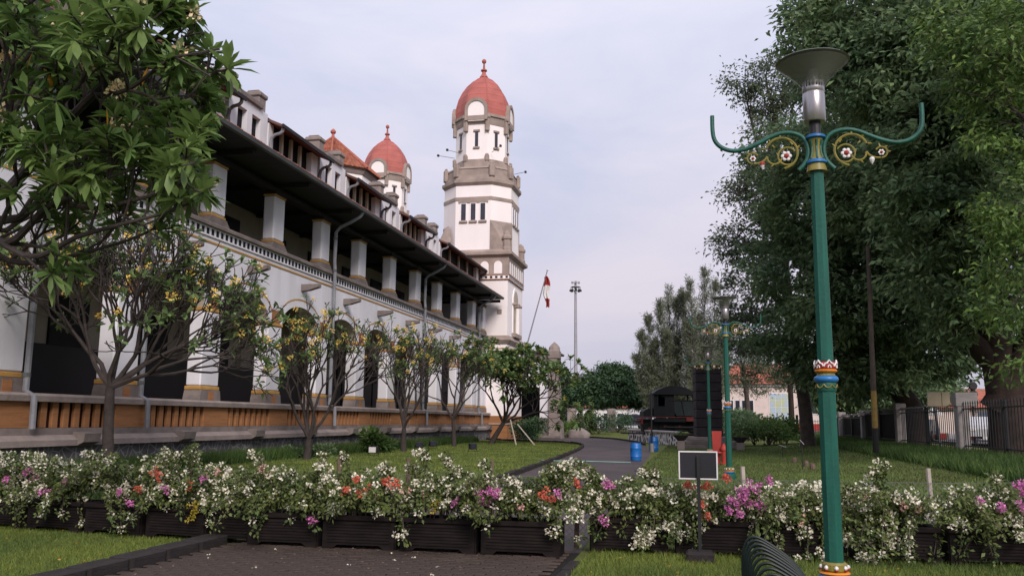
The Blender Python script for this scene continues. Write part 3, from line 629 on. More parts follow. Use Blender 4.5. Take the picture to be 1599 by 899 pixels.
for (x,y,dx,dy) in ((-2.4,-1.0,-1.5,-.3),(-1.4,-2.3,-1.2,-.5),(1.4,-2.2,1.0,-.9),(2.5,1.2,1.3,.1)):
    zz=25.4 if y<1 else 24.2
    l_=tb('floodlight_arm',m_iron,MB().tube([(x,y,zz-.05),(x+dx,y+dy,zz+.2)],.022,5)); tb('floodlight',m_iron,MB().bbox(x+dx-.10,x+dx+.10,y+dy-.10,y+dy+.10,zz+.1,zz+.30,.03),l_)
T2=copy_tree(T,loc=(-34.4,91.3,0),label='smaller looking far twin tower with a red dome rising behind the roof')
# pyramid roofed turret
q0=at(518,262,66); TX,TY=q0.x,q0.y
P_=thing('pyramid_turret','octagonal turret with an orange tiled pyramid roof and red finial behind the dormers','turret',(TX,TY,0))
ap_z=at(518,213,66).z; ev_z=at(578,276,66).z; HR=3.35
def pb_(name,m,mb,par=None,**k): return mb.build(name,m,par or P_,local=True,**k)
pb_('turret_wall',m_plaster_t,MB().frustum(octo(HR-.35),10,octo(HR-.35),ev_z-.4)); pb_('turret_cornice',m_stone_l,MB().frustum(octo(HR-.28),ev_z-.42,octo(HR-.12),ev_z-.1)); 
nrow=14
for k in range(8):
    vs0=octo(1.0); a,b=vs0[k],vs0[(k+1)%8]; mb=MB()
    for j in range(nrow):
        h0=HR*(1-j/nrow)+.02; h1=HR*(1-(j+1)/nrow)+.0; z0=ev_z+(ap_z-ev_z)*j/nrow; z1=ev_z+(ap_z-ev_z)*(j+1)/nrow
        wd_=max(1,round(2.1*h0*.83/.26)); 
        for q in range(wd_):
            f0,f1=q/wd_,(q+.93)/wd_; L_=lambda f,h:(( a[0]+(b[0]-a[0])*f)*h,(a[1]+(b[1]-a[1])*f)*h)
            p0,p1,pm_=L_(f0,h0),L_(f1,h0),L_((f0+f1)/2,h0+.05); t0,t1,tm=L_(f0,h1+.01),L_(f1,h1+.01),L_((f0+f1)/2,h1+.05)
            mb.add([(*p0,z0),(*pm_,z0+.07),(*p1,z0),(*t1,z1+.02),(*tm,z1+.07),(*t0,z1+.02)],[(0,1,4,5),(1,2,3,4),(0,2,1)])
    mb.frustum([(0,0)],0,[(0,0)],0) if False else None
    tag(pb_('roof_tiles',m_tile,mb),kind='stuff')
    pb_('hip_ridge',m_tile,MB().tube([(a[0]*HR*1.02,a[1]*HR*1.02,ev_z+.03),(a[0]*.05,a[1]*.05,ap_z+.05)],[.12,.08],6))
pb_('turret_roof',m_brown,MB().frustum(octo(HR-.02),ev_z-.08,octo(.05),ap_z-.03))
pb_('finial',m_dome,MB().lathe([(.35,ap_z-.35),(.12,ap_z+.1),(.1,ap_z+.3),(.2,ap_z+.38),(.22,ap_z+.5),(.14,ap_z+.62),(.03,ap_z+.72)],10),smooth=True)
# entrance porch right of the tower
G=thing('entrance_porch','stone topped entrance porch with white pillars right of the tower foot','porch',(-14.3,81,0))
bp2=lambda name,m,mb,par=None:mb.build(name,m,par or G)
bp2('porch_frieze',m_stone,MB().box(-17.5,-12.9,79.2,83.5,6.9,7.75)); bp2('porch_roof',m_brown,MB().bbox(-17.6,-12.6,78.9,83.8,7.75,7.95,.05))
pz=MB()
for k in range(6): pz.box(-16.7+k*.55,-16.45+k*.55,79.17,79.21,7.2,7.45)
tag(bp2('frieze_opening',m_window,pz),kind='stuff')
bp2('porch_wall',m_plaster,MB().box(-17.5,-12.95,79.22,79.6,4.6,6.9))
for x in (-16.7,-13.75): 
    f=bp2('porch_pillar',m_plaster,MB().bbox(x-.45,x+.45,79.1,80.0,1.8,4.7,.04)); bp2('pillar_base',m_stone,MB().bbox(x-.52,x+.52,79.0,80.1,.0,1.8,.04),f)
bt=MB(); bt.frustum([(-13.3,78.7),(-12.05,78.7),(-12.05,80.1),(-13.3,80.1)],0,[(-13.25,78.8),(-12.55,78.8),(-12.55,80.0),(-13.25,80.0)],7.2); bp2('buttress',m_stone_l,bt)
bp2('buttress_cap',m_stone_l,MB().bbox(-13.4,-12.35,78.7,80.1,7.2,8.0,.08).lathe([(.55,8.0),(.5,8.3),(.3,8.55),(.12,8.7),(.01,8.8)],8,(-12.88,79.4,0)))
bp2('porch_back',m_black,MB().box(-17.5,-13.2,83.2,83.4,0,7)); bp2('porch_step',m_stone,MB().bbox(-17.5,-12.2,78.2,79.0,0,.25,.03))
# flag on a slanted pole
p0=at(806,600,76); p1=at(855,421,76)
fp=thing('flagpole','slanted grey flagpole leaning out beside the tower','flagpole',p0); MB().tube([p0,p1],[.075,.045],8).build('pole',m_grey,fp); MB().ball(p1,.10,8,5).build('finial',m_white,fp)
def flagpart(s0,s1,name,m,root):
    vs=[];nu,nv=10,8; t0=at(852.5,430,76)
    for j in range(nv+1):
        q=s0+(s1-s0)*j/nv; wd=.30+.30*math.sin(math.pi*min(q*1.25,1))**.7*(1 if q<.8 else (1-q)*4+.2)
        for i in range(nu+1):
            u=i/nu-.5; vs.append((t0.x+.02+.10*q+u*wd+.06*math.sin(q*9),t0.y+.13*math.sin(u*13+q*3),t0.z-q*2.75-.25*abs(u)))
    fs=[(j*(nu+1)+i,j*(nu+1)+i+1,(j+1)*(nu+1)+i+1,(j+1)*(nu+1)+i) for j in range(nv) for i in range(nu)]
    MB().add(vs,fs).build(name,m,root,smooth=True)
fg=thing('national_flag','red and white flag hanging limp from the slanted pole','flag',at(852,440,76))
flagpart(0,.30,'red_part',m_red,fg); flagpart(.30,.72,'white_part',m_white,fg); flagpart(.72,1,'red_part',m_red,fg)
# tall floodlight mast
b0=at(899,600,150); mz=at(902,436,150)
ms=thing('floodlight_mast','very tall thin grey floodlight mast standing alone against the sky','light mast',(b0.x,b0.y,.6)); mx_,my_=b0.x,b0.y
MB().tube([(mx_,my_,.6),(mx_,my_,mz.z)],[.38,.20],10).build('pole',m_grey,ms)
MB().lathe([(.75,0),(.8,.08),(.75,.16)],12,(mx_,my_,mz.z-1.0)).build('ring',m_grey,ms)
for k in range(8):
    a=k*math.pi/4+.2; cx,cy=mx_+.85*math.cos(a),my_+.85*math.sin(a)
    MB().bbox(cx-.22,cx+.22,cy-.18,cy+.18,mz.z-1.75,mz.z-1.4,.05).tube([(cx,cy,mz.z-1.4),(cx,cy,mz.z-.9)],.04,5).build('floodlight',m_iron,ms)
    if k%2==0: MB().bbox(mx_+.55*math.cos(a)-.2,mx_+.55*math.cos(a)+.2,my_+.55*math.sin(a)-.15,my_+.55*math.sin(a)+.15,mz.z-.35,mz.z+.05,.05).build('upper_floodlight',m_grey,ms)
# ---------------------------------------------------------------- lamps
LP=thing('ornate_street_lamp','tall green ornate lamp post in the right foreground with a steel and glass head','street lamp',(1.21,8.8,0),0,'ornate green lamp posts along the lawn')
def lb(name,m,mb,par=None,**k): return mb.build(name,m,par or LP,local=True,**k)
lb('base',m_green,MB().lathe([(.20,0),(.20,.10),(.15,.14),(.15,.17)],16)); lb('base_blue_ring',m_blue,MB().lathe([(.13,.165),(.15,.19),(.13,.215)],16),smooth=True)
lb('base_orange_ring',m_orange,MB().lathe([(.125,.215),(.14,.23),(.125,.245)],16),smooth=True)
bn=lb('base_band',m_gold,MB().lathe([(.105,.245),(.115,.26),(.115,.31),(.10,.33)],16))
for k in range(8):
    a=k*math.pi/4; c=(.118*math.cos(a),.118*math.sin(a),.285); lb('tear_motif',m_white,MB().ball(c,.020,6,4,(1,1,1.1)),bn); lb('red_motif',m_red,MB().ball((c[0]*1.01,c[1]*1.01,c[2]-.016),.017,6,4),bn)
lb('pole',m_green,MB().lathe([(.088,.17),(.083,1.92)],8,a0=R(10))); lb('upper_pole',m_green,MB().lathe([(.078,2.12),(.064,4.10)],8,a0=R(10)))
lb('collar_foot',m_green,MB().lathe([(.088,1.90),(.095,1.93),(.088,1.985)],16,a0=0),smooth=True)
sc=MB()
for k in range(8):
    a=k*math.pi/4; sc.tube([(.098*math.cos(a+t*.39),.098*math.sin(a+t*.39),1.965-.035*(1-t*t)) for t in (-1,-.5,0,.5,1)],.007,5)
lb('collar_scallops',m_gold,sc)
lb('collar_blue_ring',m_blue,MB().lathe([(.085,1.98),(.108,1.995),(.115,2.015),(.108,2.035),(.085,2.05)],18),smooth=True)
lb('collar_gold',m_gold,MB().lathe([(.088,2.05),(.080,2.065),(.092,2.082)],16)); lb('collar_orange_ring',m_orange,MB().lathe([(.094,2.08),(.104,2.09),(.104,2.10),(.094,2.11)],16))
cw=lb('collar_crown',m_red,MB().lathe([(.096,2.108),(.103,2.125),(.100,2.160),(.090,2.182),(.078,2.186)],16))
for k in range(6):
    a=k*math.pi/3+R(-78); e=lambda t,z,r=.103:(r*math.cos(a+t),r*math.sin(a+t),z)
    lb('white_petal',m_white,MB().tube([e(-.50,2.135),e(-.40,2.158),e(-.22,2.165),e(0,2.192,.097),e(.22,2.165),e(.40,2.158),e(.50,2.135)],.009,5),cw)
    lb('white_scroll',m_white,MB().tube([e(-.14,2.12),e(-.1,2.14),e(0,2.146),e(.1,2.14),e(.14,2.12)],.006,5),cw)
lb('collar_rim',m_green,MB().lathe([(.08,2.184),(.094,2.19),(.08,2.197)],16)); cp=lb('capital',m_gold,MB().lathe([(.064,4.07),(.10,4.065),(.094,4.10),(.082,4.135),(.080,4.19),(.060,4.235),(.052,4.30),(.058,4.36),(.074,4.395)],14),smooth=True)
lb('blue_ring',m_blue,MB().lathe([(.08,4.135),(.10,4.15),(.10,4.17),(.08,4.185)],16),cp,smooth=True); lb('blue_ring',m_blue,MB().lathe([(.07,4.395),(.098,4.41),(.098,4.43),(.07,4.445)],16),cp,smooth=True)
for k in range(8):
    a=k*math.pi/4; lb('green_flute',m_green,MB().tube([(.078*math.cos(a),.078*math.sin(a),4.19),(.061*math.cos(a),.061*math.sin(a),4.25),(.055*math.cos(a),.055*math.sin(a),4.32),(.07*math.cos(a),.07*math.sin(a),4.385)],[.013,.010,.010,.013],5),cp)
lb('neck',m_iron,MB().lathe([(.055,4.44),(.055,4.60)],12))
lb('steel_sleeve',m_steel,MB().lathe([(.100,4.575),(.108,4.585),(.108,4.86),(.104,4.87),(.104,4.885),(.108,4.89),(.108,4.93)],24),smooth=True)
fn=MB()
for k in range(20):
    a=2*math.pi*k/20; fn.box(-.003,.003,.075,.108,4.93,4.985) if False else fn.tube([(.10*math.cos(a),.10*math.sin(a),4.93),(.10*math.cos(a),.10*math.sin(a),4.99)],.006,4)
tag(lb('sleeve_fins',m_steel,fn),kind='stuff'); lb('lamp_core',m_dish,MB().lathe([(.085,4.93),(.085,5.0),(.05,5.02),(.045,5.17)],16))
lb('glass_cone',m_glass,MB().lathe([(.112,4.955),(.17,5.03),(.34,5.185)],32,cap=False),smooth=True)
lb('reflector_dish',m_dish,MB().lathe([(.05,5.13),(.20,5.175),(.345,5.195),(.358,5.205),(.345,5.215),(.20,5.232),(.02,5.245)],36),smooth=True)
half=[(.17,4.09),(.105,4.165),(.075,4.25),(.082,4.35),(.125,4.43),(.205,4.475),(.31,4.485),(.42,4.455),(.53,4.40),(.65,4.35),(.76,4.325),(.86,4.34),(.94,4.39),(.985,4.46),(1.0,4.56),(1.0,4.71)]
for s in (-1,1):
    pts=smooth_line([(s*x,0,z) for x,z in half],4); ar=lb('arm',m_green,MB().tube(pts,.022,10),smooth=True)
    def sp(cx,cz,r,a0,a1,n=18,r1=None): return [(s*(cx+(r+((r1 or r)-r)*i/n)*math.cos(a0+(a1-a0)*i/n)),0,cz+(r+((r1 or r)-r)*i/n)*math.sin(a0+(a1-a0)*i/n)) for i in range(n+1)]
    sc=MB(); sc.tube(sp(.335,4.28,.165,R(-100),R(20)+0-2*math.pi+R(0),22,.15) ,.012,6); sc.tube(sp(.275,4.245,.095,R(-140),R(150),18,.085),.010,6)
    sc.tube(sp(.40,4.235,.07,R(-170),R(10),10),.010,6); sc.tube(smooth_line([(s*.47,0,4.25),(s*.50,0,4.21),(s*.55,0,4.185),(s*.60,0,4.18)],4),.010,6); sc.tube(sp(.61,4.235,.055,R(-90),R(150),12),.009,6)
    for (x,z,dx,dz) in ((.22,4.36,.03,.04),(.34,4.445,0,.035),(.44,4.41,.035,.03),(.49,4.33,.04,.0),(.42,4.36,-.03,-.03),(.36,4.245,.02,.04),(.60,4.29,-.01,.04),(.665,4.24,.035,.0),(.64,4.28,.03,.02),(.41,4.165,.03,-.03),(.18,4.32,-.03,.03)):
        sc.tube([(s*x,0,z),(s*(x+dx*.6),0,z+dz*.6),(s*(x+dx),0,z+dz)],[.012,.009,.002],5)
    lb('scrollwork',m_gold,sc,ar)
    for (cx,cz,r) in ((.285,4.245,.052),(.61,4.235,.030)):
        fw=MB()
        for k in range(6):
            a=k*math.pi/3; fw.ball((s*cx+r*.68*math.cos(a),0,cz+r*.68*math.sin(a)),r*.38,7,5,(1,.6,1))
        lb('white_rosette',m_white,fw,ar); lb('rosette_heart',m_red,MB().ball((s*cx,-.008,cz),r*.48,8,5,(1,.8,1)).ball((s*cx,.008,cz),r*.48,8,5,(1,.8,1)),ar)
    lb('bud',m_white,MB().lathe([(.001,4.115),(.018,4.145),(.026,4.165),(.022,4.185),(.004,4.195)],10,(s*.52,0,0)),ar); 
    if s<0: lb('bud_cap',m_red,MB().lathe([(.027,4.16),(.028,4.175),(.02,4.195),(.004,4.20)],10,(s*.52,0,0)),ar)
copy_tree(LP,loc=(.84,26.0,0),label='second green ornate lamp post, beside the red hydrant')
copy_tree(LP,loc=(.52,43.0,0),label='farthest green ornate lamp post, in front of the dark stone pillar')
# ---------------------------------------------------------------- planters and bougainvillea
def planter_proto():
    t=thing('planter_box','',"planter",(0,0,0)); k=lambda n,m,mb,par=None:mb.build(n,m,par or t,local=True)
    W,Dp,Hh=.462,.20,.42
    for sy in (-1,1):
        pr=[(-W,.0),(-W,.36),(W,.36),(W,.0),(W-.10,.0),(W-.19,.07),(-W+.19,.07),(-W+.10,.0)]
        f=k('side_panel',m_plant,MB().prism(pr,sy*Dp-.012,sy*Dp+.012,'y'))
        for q in range(7): k('slat',m_plant,MB().bbox(-W+.06,W-.06,sy*(Dp+.014)-.005,sy*(Dp+.014)+.005,.095+q*.0355,.095+q*.0355+.025,.004),f)
    for sx in (-1,1): k('end_panel',m_plant,MB().bbox(sx*W-.014,sx*W+.014,-Dp+.012,Dp-.012,.0,.36,.003))
    k('rim',m_plant,MB().bbox(-W-.02,W+.02,-Dp-.04,-Dp+.05,.36,.42,.01).bbox(-W-.02,W+.02,Dp-.05,Dp+.04,.36,.42,.01).bbox(-W-.02,-W+.06,-Dp+.05,Dp-.05,.36,.419,.01).bbox(W-.06,W+.02,-Dp+.05,Dp-.05,.36,.419,.01))
    k('soil',m_soil,MB().box(-W+.02,W-.02,-Dp+.02,Dp-.02,.30,.34)); return t
pp=planter_proto()
spots=[]
for k in range(2,7): x=-11.9+k*1.03; spots.append((x,11.45-(k)*.13,-.12))
for k in range(4): spots.append((-5.12+k*1.01,10.55,random.uniform(-.02,.02)))
for k in range(5): spots.append((-.87+k*1.03,11.2+.03*k,.03))
desc=['the magenta and white bush at the left edge','the dense white bush second from the left edge','the white bush in front of the first frangipani trunk','the bush with red blooms over yellow trailing leaves','the bush where the front kerb meets the planters',
 'the thin pale bush leftmost on the pavers','the bush with several red blooms above the pavers','the bush with tall white sprays above the pavers','the white and magenta bush at the right of the pavers',
 'the full white bush left of the notice board','the bush with a big magenta bunch behind the notice board','the bush just left of the front lamp post','the white trailing bush just right of the lamp post','the greenish bush at the right edge']
def sprite_pts(center,rad,n,flat=1.): 
    d=unit(RNG.normal(size=(n,3))); r=RNG.uniform(.2,1,(n,1))**.5; return np.array(center)+d*r*np.array(rad)*flat
def cluster(arrP,arrD,c,r,n):
    d=unit(RNG.normal(size=(n,3))); arrP.append(np.array(c)+d*r*RNG.uniform(.4,1,(n,1))); arrD.append(d+RNG.normal(size=(n,3))*.5)
accent={ # planter index: list of (px,py,kind,size)
 0:[(15,745,'m',.8)],1:[(45,738,'m',1.1),(75,768,'m',.9),(60,745,'m',.8)],2:[(103,752,'m',.8)],3:[(208,786,'m',.9),(190,767,'m',.6)],
 4:[(247,740,'r',1.3),(225,762,'r',.6),(262,763,'m',.6)],5:[(299,755,'r',1.0),(308,800,'y',1.4),(306,785,'y',1.1),(322,745,'m',.8)],6:[(345,735,'s',.8)],
 7:[(418,740,'s',1.0),(410,730,'s',.8),(490,810,'m',.8)],8:[(543,766,'r',1.0),(564,768,'r',.9),(581,769,'r',1.3),(602,750,'r',.8),(619,754,'r',1.2),(560,748,'r',.5)],9:[(640,762,'s',.8),(665,775,'s',.8),(682,785,'y',1.0)],
 10:[(735,755,'s',1.0),(752,770,'m',1.3),(765,765,'m',1.1),(758,782,'m',1.1),(780,770,'m',.9),(712,785,'m',.8),(735,760,'m',.9),(815,787,'s',.8)],
 11:[(849,768,'r',.9),(862,778,'r',.9),(901,751,'r',1.0),(870,772,'m',.8)],12:[(946,754,'m',.9),(943,811,'m',1.2),(955,756,'m',.7)],13:[(1076,756,'r',1.1),(1105,758,'r',1.2),(1098,785,'r',.7),(1103,803,'r',.9)],
 14:[(1165,768,'m',1.5),(1178,762,'m',1.3),(1172,785,'m',1.6),(1186,786,'m',1.4),(1143,783,'m',1.0),(1155,800,'m',1.0),(1140,797,'m',.8),(1160,775,'m',1.2),(1137,745,'r',.9)],
 15:[(1198,748,'m',.8),(1250,812,'s',.8)],16:[(1345,775,'s',.6)],17:[(1410,790,'s',.7),(1440,797,'s',.7)],18:[(1562,790,'m',1.1),(1530,782,'m',.5)],19:[(1595,765,'m',1.5),(1590,755,'m',1.2),(1597,790,'m',1.0)]}
sprays={99:[(885,765,.5),(900,777,.5),(915,768,.5),(907,792,.4),(890,752,.5),(922,755,.5),(897,802,.4),(880,785,.4),(912,742,.4)],6:[(400,712,.4),(405,745,.4)],7:[(505,715,.25),(455,742,.3)],8:[(535,712,.35)],9:[(660,710,.8),(640,730,.5),(600,728,.6),(598,742,.6)],10:[(695,715,.5),(712,735,.7),(665,768,.5),(730,745,.6),(755,725,.2)],11:[(860,735,.5),(880,728,.6),(900,727,.6),(915,735,.6),(925,745,.5),(895,740,.5),(870,830,.5),(855,737,.4)],12:[(1020,740,.5),(1005,738,.5),(1015,752,.5),(978,752,.4),(1000,835,.6),(1008,845,.6),(1003,850,.5)],
 13:[(1048,825,.6),(1020,830,.6),(1055,828,.4)],9.5:[(630,838,.4)],15:[(1262,880,.3),(1285,862,.3),(1250,835,.3)],16:[(1372,728,.5),(1365,740,.4),(1318,838,.6),(1335,840,.5),(1325,845,.5)],17:[(1385,845,.6),(1395,835,.6),(1420,850,.5),(1360,870,.5),(1350,872,.4)],18:[(1550,748,.3),(1500,815,.5)],19:[(1583,815,.4),(1588,835,.4)],4:[(255,708,.6),(268,712,.5)],5:[(300,700,.0),(290,708,.4)],3:[(140,712,.6),(155,712,.5)],2:[(60,715,.2)]}
def pxof(p):
    q=np.array(p)-EYE; return 799.5+FPX*(q@_r)/(q@_f)
CXS=[pxof((a,b,.6)) for a,b,c in spots]
def regroup(dct):
    o={}
    for L_ in dct.values():
        for e in L_: o.setdefault(int(np.argmin([abs(c-e[0]) for c in CXS])),[]).append(e)
    return o
accent=regroup(accent); sprays=regroup(sprays)
def sbez(a,b,c,d,n=9):
    o=[]
    for i in range(n+1):
        t=i/n; o.append(a*(1-t)**3+b*3*t*(1-t)**2+c*3*t*t*(1-t)+d*t**3)
    return o
for i,(x,y,rz) in enumerate(spots):
    lab='black planter under '+desc[i]
    if i==0: o=pp; o.location=(x,y,zg(x,y)); o.rotation_euler=(0,0,rz); o['label']=lab; o['group']='black planters in a row'
    else:
        o=copy_tree(pp,loc=(x,y,zg(x,y)),rz=rz,label=lab)
    dist=math.hypot(x,y); hgt=.60 if i<4 else (.50 if i<9 else (.34 if i in (9,10) else .42)); fb=-.62 if i not in (9,10) else -.32
    if 5<=i<=8: leafn,flown,dens=2700,1500,1.0
    else: leafn,flown,dens=3300,2100,1
    if i in (13,): flown=1000
    if i in (5,): flown=900; leafn=2300
    bt_=thing('bougainvillea_bush','bougainvillea, '+desc[i],'bush',(x,y,.34),0,'bougainvillea bushes along the planters')
    base=Vector((x,y,.34)); stems=MB(); LPs=[];LDs=[];FP=[];FD=[]
    ends=[]
    for k in range(15):
        r_=random.random(); ex=x+random.uniform(-.75,.75); fwd=random.uniform(fb,.45); ez=.40+random.uniform(.05,hgt)
        if r_<.40: ez=random.uniform(.12,.55); fwd=random.uniform(fb-.05,-.25)     # trailing over the front
        if r_<.40 and 5<=i<=8 and random.random()<.6: ez=random.uniform(.45,.7); 
        e=Vector((ex,y+fwd,ez)); s=base+Vector((random.uniform(-.35,.35),random.uniform(-.1,.1),0))
        top=max(ez,.55)+random.uniform(.08,.3)
        pts=sbez(s,s+Vector((0,0,.35)),Vector((s.x+(e.x-s.x)*.5,s.y+(e.y-s.y)*.5,top)),e); stems.tube(pts,[.009-.0006*q for q in range(len(pts))],4); ends.append((pts,e))
    extra=sprays.get(i,[])
    for (px,py,sz) in extra:
        dd=Vector(at(px,py,1.0))-Vector((0,0,1.6)); yy=y-.05 if py<790 else y-.35; tt=yy/dd.y; e=Vector((0,0,1.6))+dd*tt; e.z=max(e.z,.05)
        s=Vector((max(min(e.x+.1,x+.4),x-.4),y,.4)); pts=sbez(s,s+Vector((0,0,.4)),Vector(((s.x+e.x*2)/3,(s.y+e.y)/2,max(e.z+.1,.62))),e); stems.tube(pts,.006,4); ends.append((pts,e))
        if sz>0:
            for q in range(int(5*sz)+2): cluster(FP,FD,e+Vector((random.gauss(0,.05),random.gauss(0,.04),random.gauss(0,.03))),.035,16)
    # volume of the bush: lobes filled with leaves, bract bunches on the outside
    lobes=[]
    for k in range(11):
        cz=random.uniform(.52,.40+hgt*.9); lobes.append((x+random.uniform(-.5,.5),y+random.uniform(-.30,.22),cz,random.uniform(.13,.25)))
    for (pts,e) in ends:
        for p in pts[3:]: lobes.append((p.x,p.y,p.z,.05 if p is not pts[-1] else .08))
    big=lobes[:11]; small=lobes[11:]
    for (a,b_,c,r) in big:
        n_=int(leafn*.055); d=unit(RNG.normal(size=(n_,3))); LPs.append(np.array([a,b_,c])+d*r*RNG.uniform(.3,1.05,(n_,1))*np.array([1.15,1,.75])); LDs.append(d+RNG.normal(size=(n_,3))*.6)
        for q in range(int(flown*.0048)+1):
            if random.random()<.75:
                d=unit(RNG.normal(size=(1,3)))[0]; d[1]=-abs(d[1])*1.0 if random.random()<.6 else d[1]; d[2]=abs(d[2]) if random.random()<.5 else d[2]; cluster(FP,FD,np.array([a,b_,c])+unit(d[None])[0]*r*np.array([1.15,1,.8]),random.uniform(.016,.050),random.randint(7,24))
    for (a,b_,c,r) in small:
        n_=24; d=unit(RNG.normal(size=(n_,3))); LPs.append(np.array([a,b_,c])+d*r*RNG.uniform(.2,1.2,(n_,1))); LDs.append(d+RNG.normal(size=(n_,3))*.5)
        if random.random()<.26*flown/1500: cluster(FP,FD,(a,b_,c),.042,random.randint(9,20))
    stems.build('stems',m_bark,bt_)
    P=np.concatenate(LPs); D=np.concatenate(LDs); k=P[:,2]>.05; P,D=P[k],D[k]
    leaves('leaves',P,D,RNG.uniform(.035,.070,len(P)),RNG.uniform(.022,.042,len(P)),m_lf_g,bt_)
    P=np.concatenate(FP); D=np.concatenate(FD); k=P[:,2]>.03; P,D=P[k],D[k]
    leaves('flowers',P,D,RNG.uniform(.024,.042,len(P)),RNG.uniform(.022,.038,len(P)),m_fl_w,bt_,droop=0)
    acc={}
    for (px,py,kd,sz) in accent.get(i,[]):
        dd=Vector(at(px,py,1.0))-Vector((0,0,1.6)); tt=(y-.30)/dd.y; e=Vector((0,0,1.6))+dd*tt; e.y-=.06
        A=acc.setdefault(kd,([],[]))
        for q in range(int((4 if kd!='s' else 2)*sz)+1): cluster(A[0],A[1],e+Vector((random.gauss(0,.028*sz),random.gauss(0,.03),random.gauss(0,.024*sz)-(.0 if kd!='y' else random.uniform(0,.08)))),.026,16)
    for kd,(A,D_) in acc.items():
        P=np.concatenate(A); o2=leaves({'m':'magenta_flowers','r':'red_flowers','s':'salmon_flowers','y':'yellow_leaves'}[kd],P,np.concatenate(D_),RNG.uniform(.022,.040,len(P)),RNG.uniform(.018,.030,len(P)),{'m':m_fl_m,'r':m_fl_r,'s':m_fl_s,'y':m_lf_yg}[kd],bt_,droop=0); tag(o2,kind='stuff')
# wire net with stakes behind the planters
WN=thing('wire_mesh_fence','low wire mesh fence on wooden stakes behind the flowering planters','fence',(-1,12,0))
wn=MB(); xa,xb=-13.5,9.0; 
def wy(x): return 11.05+ (x+4.7)*.10 if x>-4.7 else 11.05+(x+4.7)*-.12
kx=xa
while kx<xb:
    for s in (1,-1):
        a=(kx,wy(kx),zg(kx,12)+.12) ; b=(kx+s*.75,wy(kx+s*.75),zg(kx,12)+.88); wn.tube([a,b],.0022,3,cap=False)
    kx+=.085
for z_ in (.12,.5,.88): wn.tube([(x_,wy(x_),z_+zg(x_,12)) for x_ in np.linspace(xa,xb,24)],.003,3,cap=False)
tag(wn.build('wire_mesh',m_wire,WN),kind='stuff')
for (px,py) in ((300,710),(410,713),(530,712),(638,715),(768,718),(900,725),(1025,728),(1160,728),(1450,731)):
    dd=Vector(at(px,py,1.0))-Vector((0,0,1.6)); 
    xx=0; tt=11
    for _ in range(6): xx=dd.x*tt/dd.y*1.0; tt=wy(xx)+.04
    xx=dd.x*tt/dd.y; zz=1.6+dd.z*tt/dd.y
    MB().tube([(xx,tt,-.05),(xx+.01,tt,zz*.5),(xx-.005,tt+.01,zz)],[.035,.030,.028],7).build('stake',m_wood if px<1100 else m_wood_l,WN)
# blackboard-like sign
sp0=at(1090,726,10.2); SG=thing('notice_board','small black notice board with a white frame on a black post','sign',(sp0.x,sp0.y,0),-.0)
sx,sy_=sp0.x,sp0.y; zt=at(1090,704,10.2).z; zb=at(1090,748,10.2).z; wv=.225
MB().bbox(sx-wv+.014,sx+wv-.014,sy_-.012,sy_+.012,zb+.014,zt-.014,.002).build('board',m_board,SG)
MB().bbox(sx-wv,sx+wv,sy_-.018,sy_+.018,zb,zb+.016,.002).bbox(sx-wv,sx+wv,sy_-.018,sy_+.018,zt-.016,zt,.002).bbox(sx-wv,sx-wv+.016,sy_-.0175,sy_+.0175,zb+.016,zt-.016,.002).bbox(sx+wv-.016,sx+wv,sy_-.0175,sy_+.0175,zb+.016,zt-.016,.002).build('frame',m_white,SG)
MB().bbox(sx-.018,sx+.022,sy_-.05,sy_-.02,.1,zt-.05,.003).build('post',m_iron,SG); MB().bbox(sx-.16,sx+.16,sy_-.16,sy_+.12,-.02,.13,.03).build('foot_block',m_kerb,SG)
# metal rack of curved bars in the right foreground
BN=thing('metal_rack','dark metal rack of curved bars on the front lawn beside the lamp post','rack',(.4,5.8,0))
for k in range(11):
    y=6.68-k*.20; x0=.30; zt_=.70
    pts=smooth_line([(x0,y,0),(x0-.01,y,.40),(x0-.005,y,.66),(x0+.025,y,.755),(x0+.075,y,.785),(x0+.14,y,.765),(x0+.26,y,.69),(x0+.36,y,.60),(x0+.41,y,.50),(x0+.42,y,.25),(x0+.42,y,0)],3)
    MB().tube(pts,.010,8).build('bar',m_bench,BN,smooth=True)
MB().tube([(.30,6.70,.10),(.30,4.6,.10)],.014,6).build('rail',m_bench,BN); MB().tube([(.72,6.70,.10),(.72,4.6,.10)],.014,6).build('rail',m_bench,BN)
random.seed(9); FPp=[];FDd=[]
for k in range(11): cluster(FPp,FDd,(random.uniform(-5.6,-1.6),random.uniform(8.6,10.25),.028),.012,4)
P=np.concatenate(FPp); P[:,2]=.026+RNG.uniform(0,.01,len(P)); D=np.concatenate(FDd); D[:,2]*=.2; tag(leaves('fallen_petals',P,D,.026,.022,m_fl_w,droop=0),'white petals fallen on the brown pavers','petals',kind='stuff')
P=np.stack([RNG.uniform(-5.7,-1.6,260),RNG.uniform(7,10.4,260),np.full(260,.026)],1); D=RNG.normal(size=(260,3)); D[:,2]*=.15; tag(leaves('fallen_leaves',P,D,.035,.018,m_wood,droop=0),'small brown dead leaves scattered over the pavers','dead leaves',kind='stuff')
P=np.stack([RNG.uniform(-12,7,420),RNG.uniform(6.5,11,420),np.full(420,.05)],1); P=P[(P[:,0]<-6.3)|(P[:,0]>-1.2)]; D=RNG.normal(size=(len(P),3)); D[:,2]*=.3; tag(leaves('fallen_leaves',P,D,.04,.02,m_lf_y,droop=0),'yellowed leaves and specks lying on the front lawns','dead leaves',kind='stuff')
